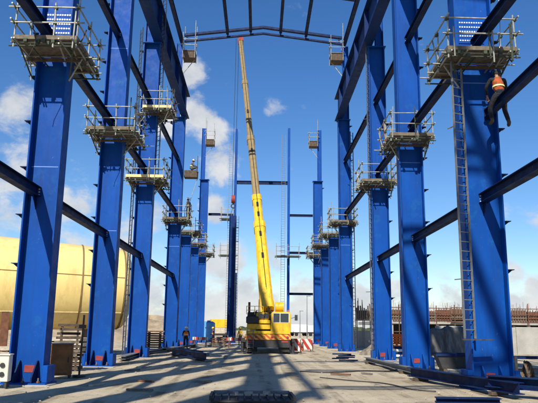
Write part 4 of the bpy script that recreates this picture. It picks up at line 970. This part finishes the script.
# ------------------------------------------------------------------ light and sky
Ld = V((.33, 1.18, -1)).normalized(); sd = -Ld
sl = bpy.data.lights.new('sun', 'SUN'); so = bpy.data.objects.new('sun', sl); C.objects.link(so)
sl.energy = 5.0; sl.angle = R(.53); sl.color = (1, .94, .84)
so.rotation_euler = Ld.to_track_quat('-Z', 'Y').to_euler(); so.location = (-20, -40, 60)
W = bpy.data.worlds.new('World'); S.world = W; W.use_nodes = True; nt = W.node_tree; L = nt.links
bg = nt.nodes['Background']; outw = nt.nodes['World Output']
sky = nd(nt, 'ShaderNodeTexSky'); sky.sky_type = 'NISHITA'; sky.sun_disc = False
sky.sun_elevation = math.asin(sd.z); sky.sun_rotation = math.atan2(sd.x, sd.y); sky.air_density = 1.0; sky.dust_density = 0.2; sky.ozone_density = 3.0
hs = nd(nt, 'ShaderNodeHueSaturation'); hs.inputs['Saturation'].default_value = 1.28; hs.inputs['Hue'].default_value = .508; L.new(sky.outputs[0], hs.inputs['Color']); L.new(hs.outputs[0], bg.inputs['Color']); bg.inputs['Strength'].default_value = .104
# procedural clouds, fixed in the sky by direction
tc = nd(nt, 'ShaderNodeTexCoord'); D = tc.outputs['Generated']
nrmz = nd(nt, 'ShaderNodeVectorMath', operation='NORMALIZE'); L.new(D, nrmz.inputs[0]); D = nrmz.outputs[0]
def wn(sc, det, ro, off=0):
    mp = nd(nt, 'ShaderNodeMapping'); mp.inputs['Scale'].default_value = (1, 1, 1.5); mp.inputs['Location'].default_value = (off, off*.7, 0); L.new(D, mp.inputs[0])
    n = nd(nt, 'ShaderNodeTexNoise'); n.inputs['Scale'].default_value = sc; n.inputs['Detail'].default_value = det; n.inputs['Roughness'].default_value = ro; n.inputs['Distortion'].default_value = .35; L.new(mp.outputs[0], n.inputs['Vector']); return n.outputs['Fac']
def math2(op, a, b_):
    m = nd(nt, 'ShaderNodeMath', operation=op)
    for i, v in enumerate((a, b_)):
        if isinstance(v, (int, float)): m.inputs[i].default_value = v
        else: L.new(v, m.inputs[i])
    return m.outputs[0]
blobs = [(8, 140, 60, .62), (72, 205, 52, .56), (105, 255, 58, .64), (190, 70, 20, .8), (196, 112, 22, .85), (214, 132, 18, .8), (222, 165, 24, .75), (212, 212, 17, .8), (224, 262, 30, .85), (232, 300, 40, .85), (272, 262, 22, .72), (298, 292, 26, .8),
         (272, 108, 13, .42), (268, 112, 8, .45), (400, 298, 34, .74), (445, 298, 34, .76), (515, 272, 20, .62), (540, 292, 22, .85), (162, 120, 20, .8), (152, 215, 26, .6), (40, 225, 40, .6), (330, 320, 40, .8), (500, 215, 14, .42), (150, 300, 40, .8), (-60, 200, 100, .7), (620, 250, 80, .7), (-200, 250, 160, .8), (800, 260, 140, .8)]
mask = None
for px, py, rp, amp in blobs:
    c = ray(px, py).normalized()
    dn = nd(nt, 'ShaderNodeVectorMath', operation='DISTANCE'); L.new(D, dn.inputs[0]); dn.inputs[1].default_value = c
    mr = nd(nt, 'ShaderNodeMapRange'); mr.interpolation_type = 'SMOOTHSTEP'; L.new(dn.outputs['Value'], mr.inputs[0]); mr.inputs[1].default_value = 0; mr.inputs[2].default_value = 1.55*rp/FPX; mr.inputs[3].default_value = amp*1.25; mr.inputs[4].default_value = 0
    mask = mr.outputs[0] if mask is None else math2('MAXIMUM', mask, mr.outputs[0])
sz = nd(nt, 'ShaderNodeSeparateXYZ'); L.new(D, sz.inputs[0])
hz = nd(nt, 'ShaderNodeMapRange'); hz.interpolation_type = 'SMOOTHSTEP'; L.new(sz.outputs[2], hz.inputs[0]); hz.inputs[1].default_value = .015; hz.inputs[2].default_value = .13; hz.inputs[3].default_value = 1.1; hz.inputs[4].default_value = 0
mask = math2('MAXIMUM', mask, hz.outputs[0])
n1 = wn(11, 8, .58); n2 = wn(34, 5, .6, 3.1)
dens = math2('ADD', math2('ADD', math2('MULTIPLY', n1, 1.25), math2('MULTIPLY', n2, .45)), math2('MULTIPLY', mask, .62))
cl = nd(nt, 'ShaderNodeMapRange'); cl.interpolation_type = 'SMOOTHSTEP'; L.new(dens, cl.inputs[0]); cl.inputs[1].default_value = 1.07; cl.inputs[2].default_value = 1.42; cl.inputs[4].default_value = .93
sh = nd(nt, 'ShaderNodeMapRange'); L.new(wn(16, 6, .6, .9), sh.inputs[0]); sh.inputs[1].default_value = .35; sh.inputs[2].default_value = .65
cm = nd(nt, 'ShaderNodeMix', data_type='RGBA'); L.new(sh.outputs[0], cm.inputs[0]); cm.inputs[6].default_value = (.70, .74, .80, 1); cm.inputs[7].default_value = (.93, .94, .95, 1)
cb = nd(nt, 'ShaderNodeBackground'); L.new(cm.outputs[2], cb.inputs[0]); cb.inputs[1].default_value = .66
ms = nd(nt, 'ShaderNodeMixShader'); L.new(cl.outputs[0], ms.inputs[0]); L.new(bg.outputs[0], ms.inputs[1]); L.new(cb.outputs[0], ms.inputs[2]); L.new(ms.outputs[0], outw.inputs[0])

vs = S.view_settings; vs.view_transform = 'Standard'; vs.look = 'None'; vs.exposure = .38; vs.gamma = 1; vs.use_curve_mapping = False
S.cycles.max_bounces = 6
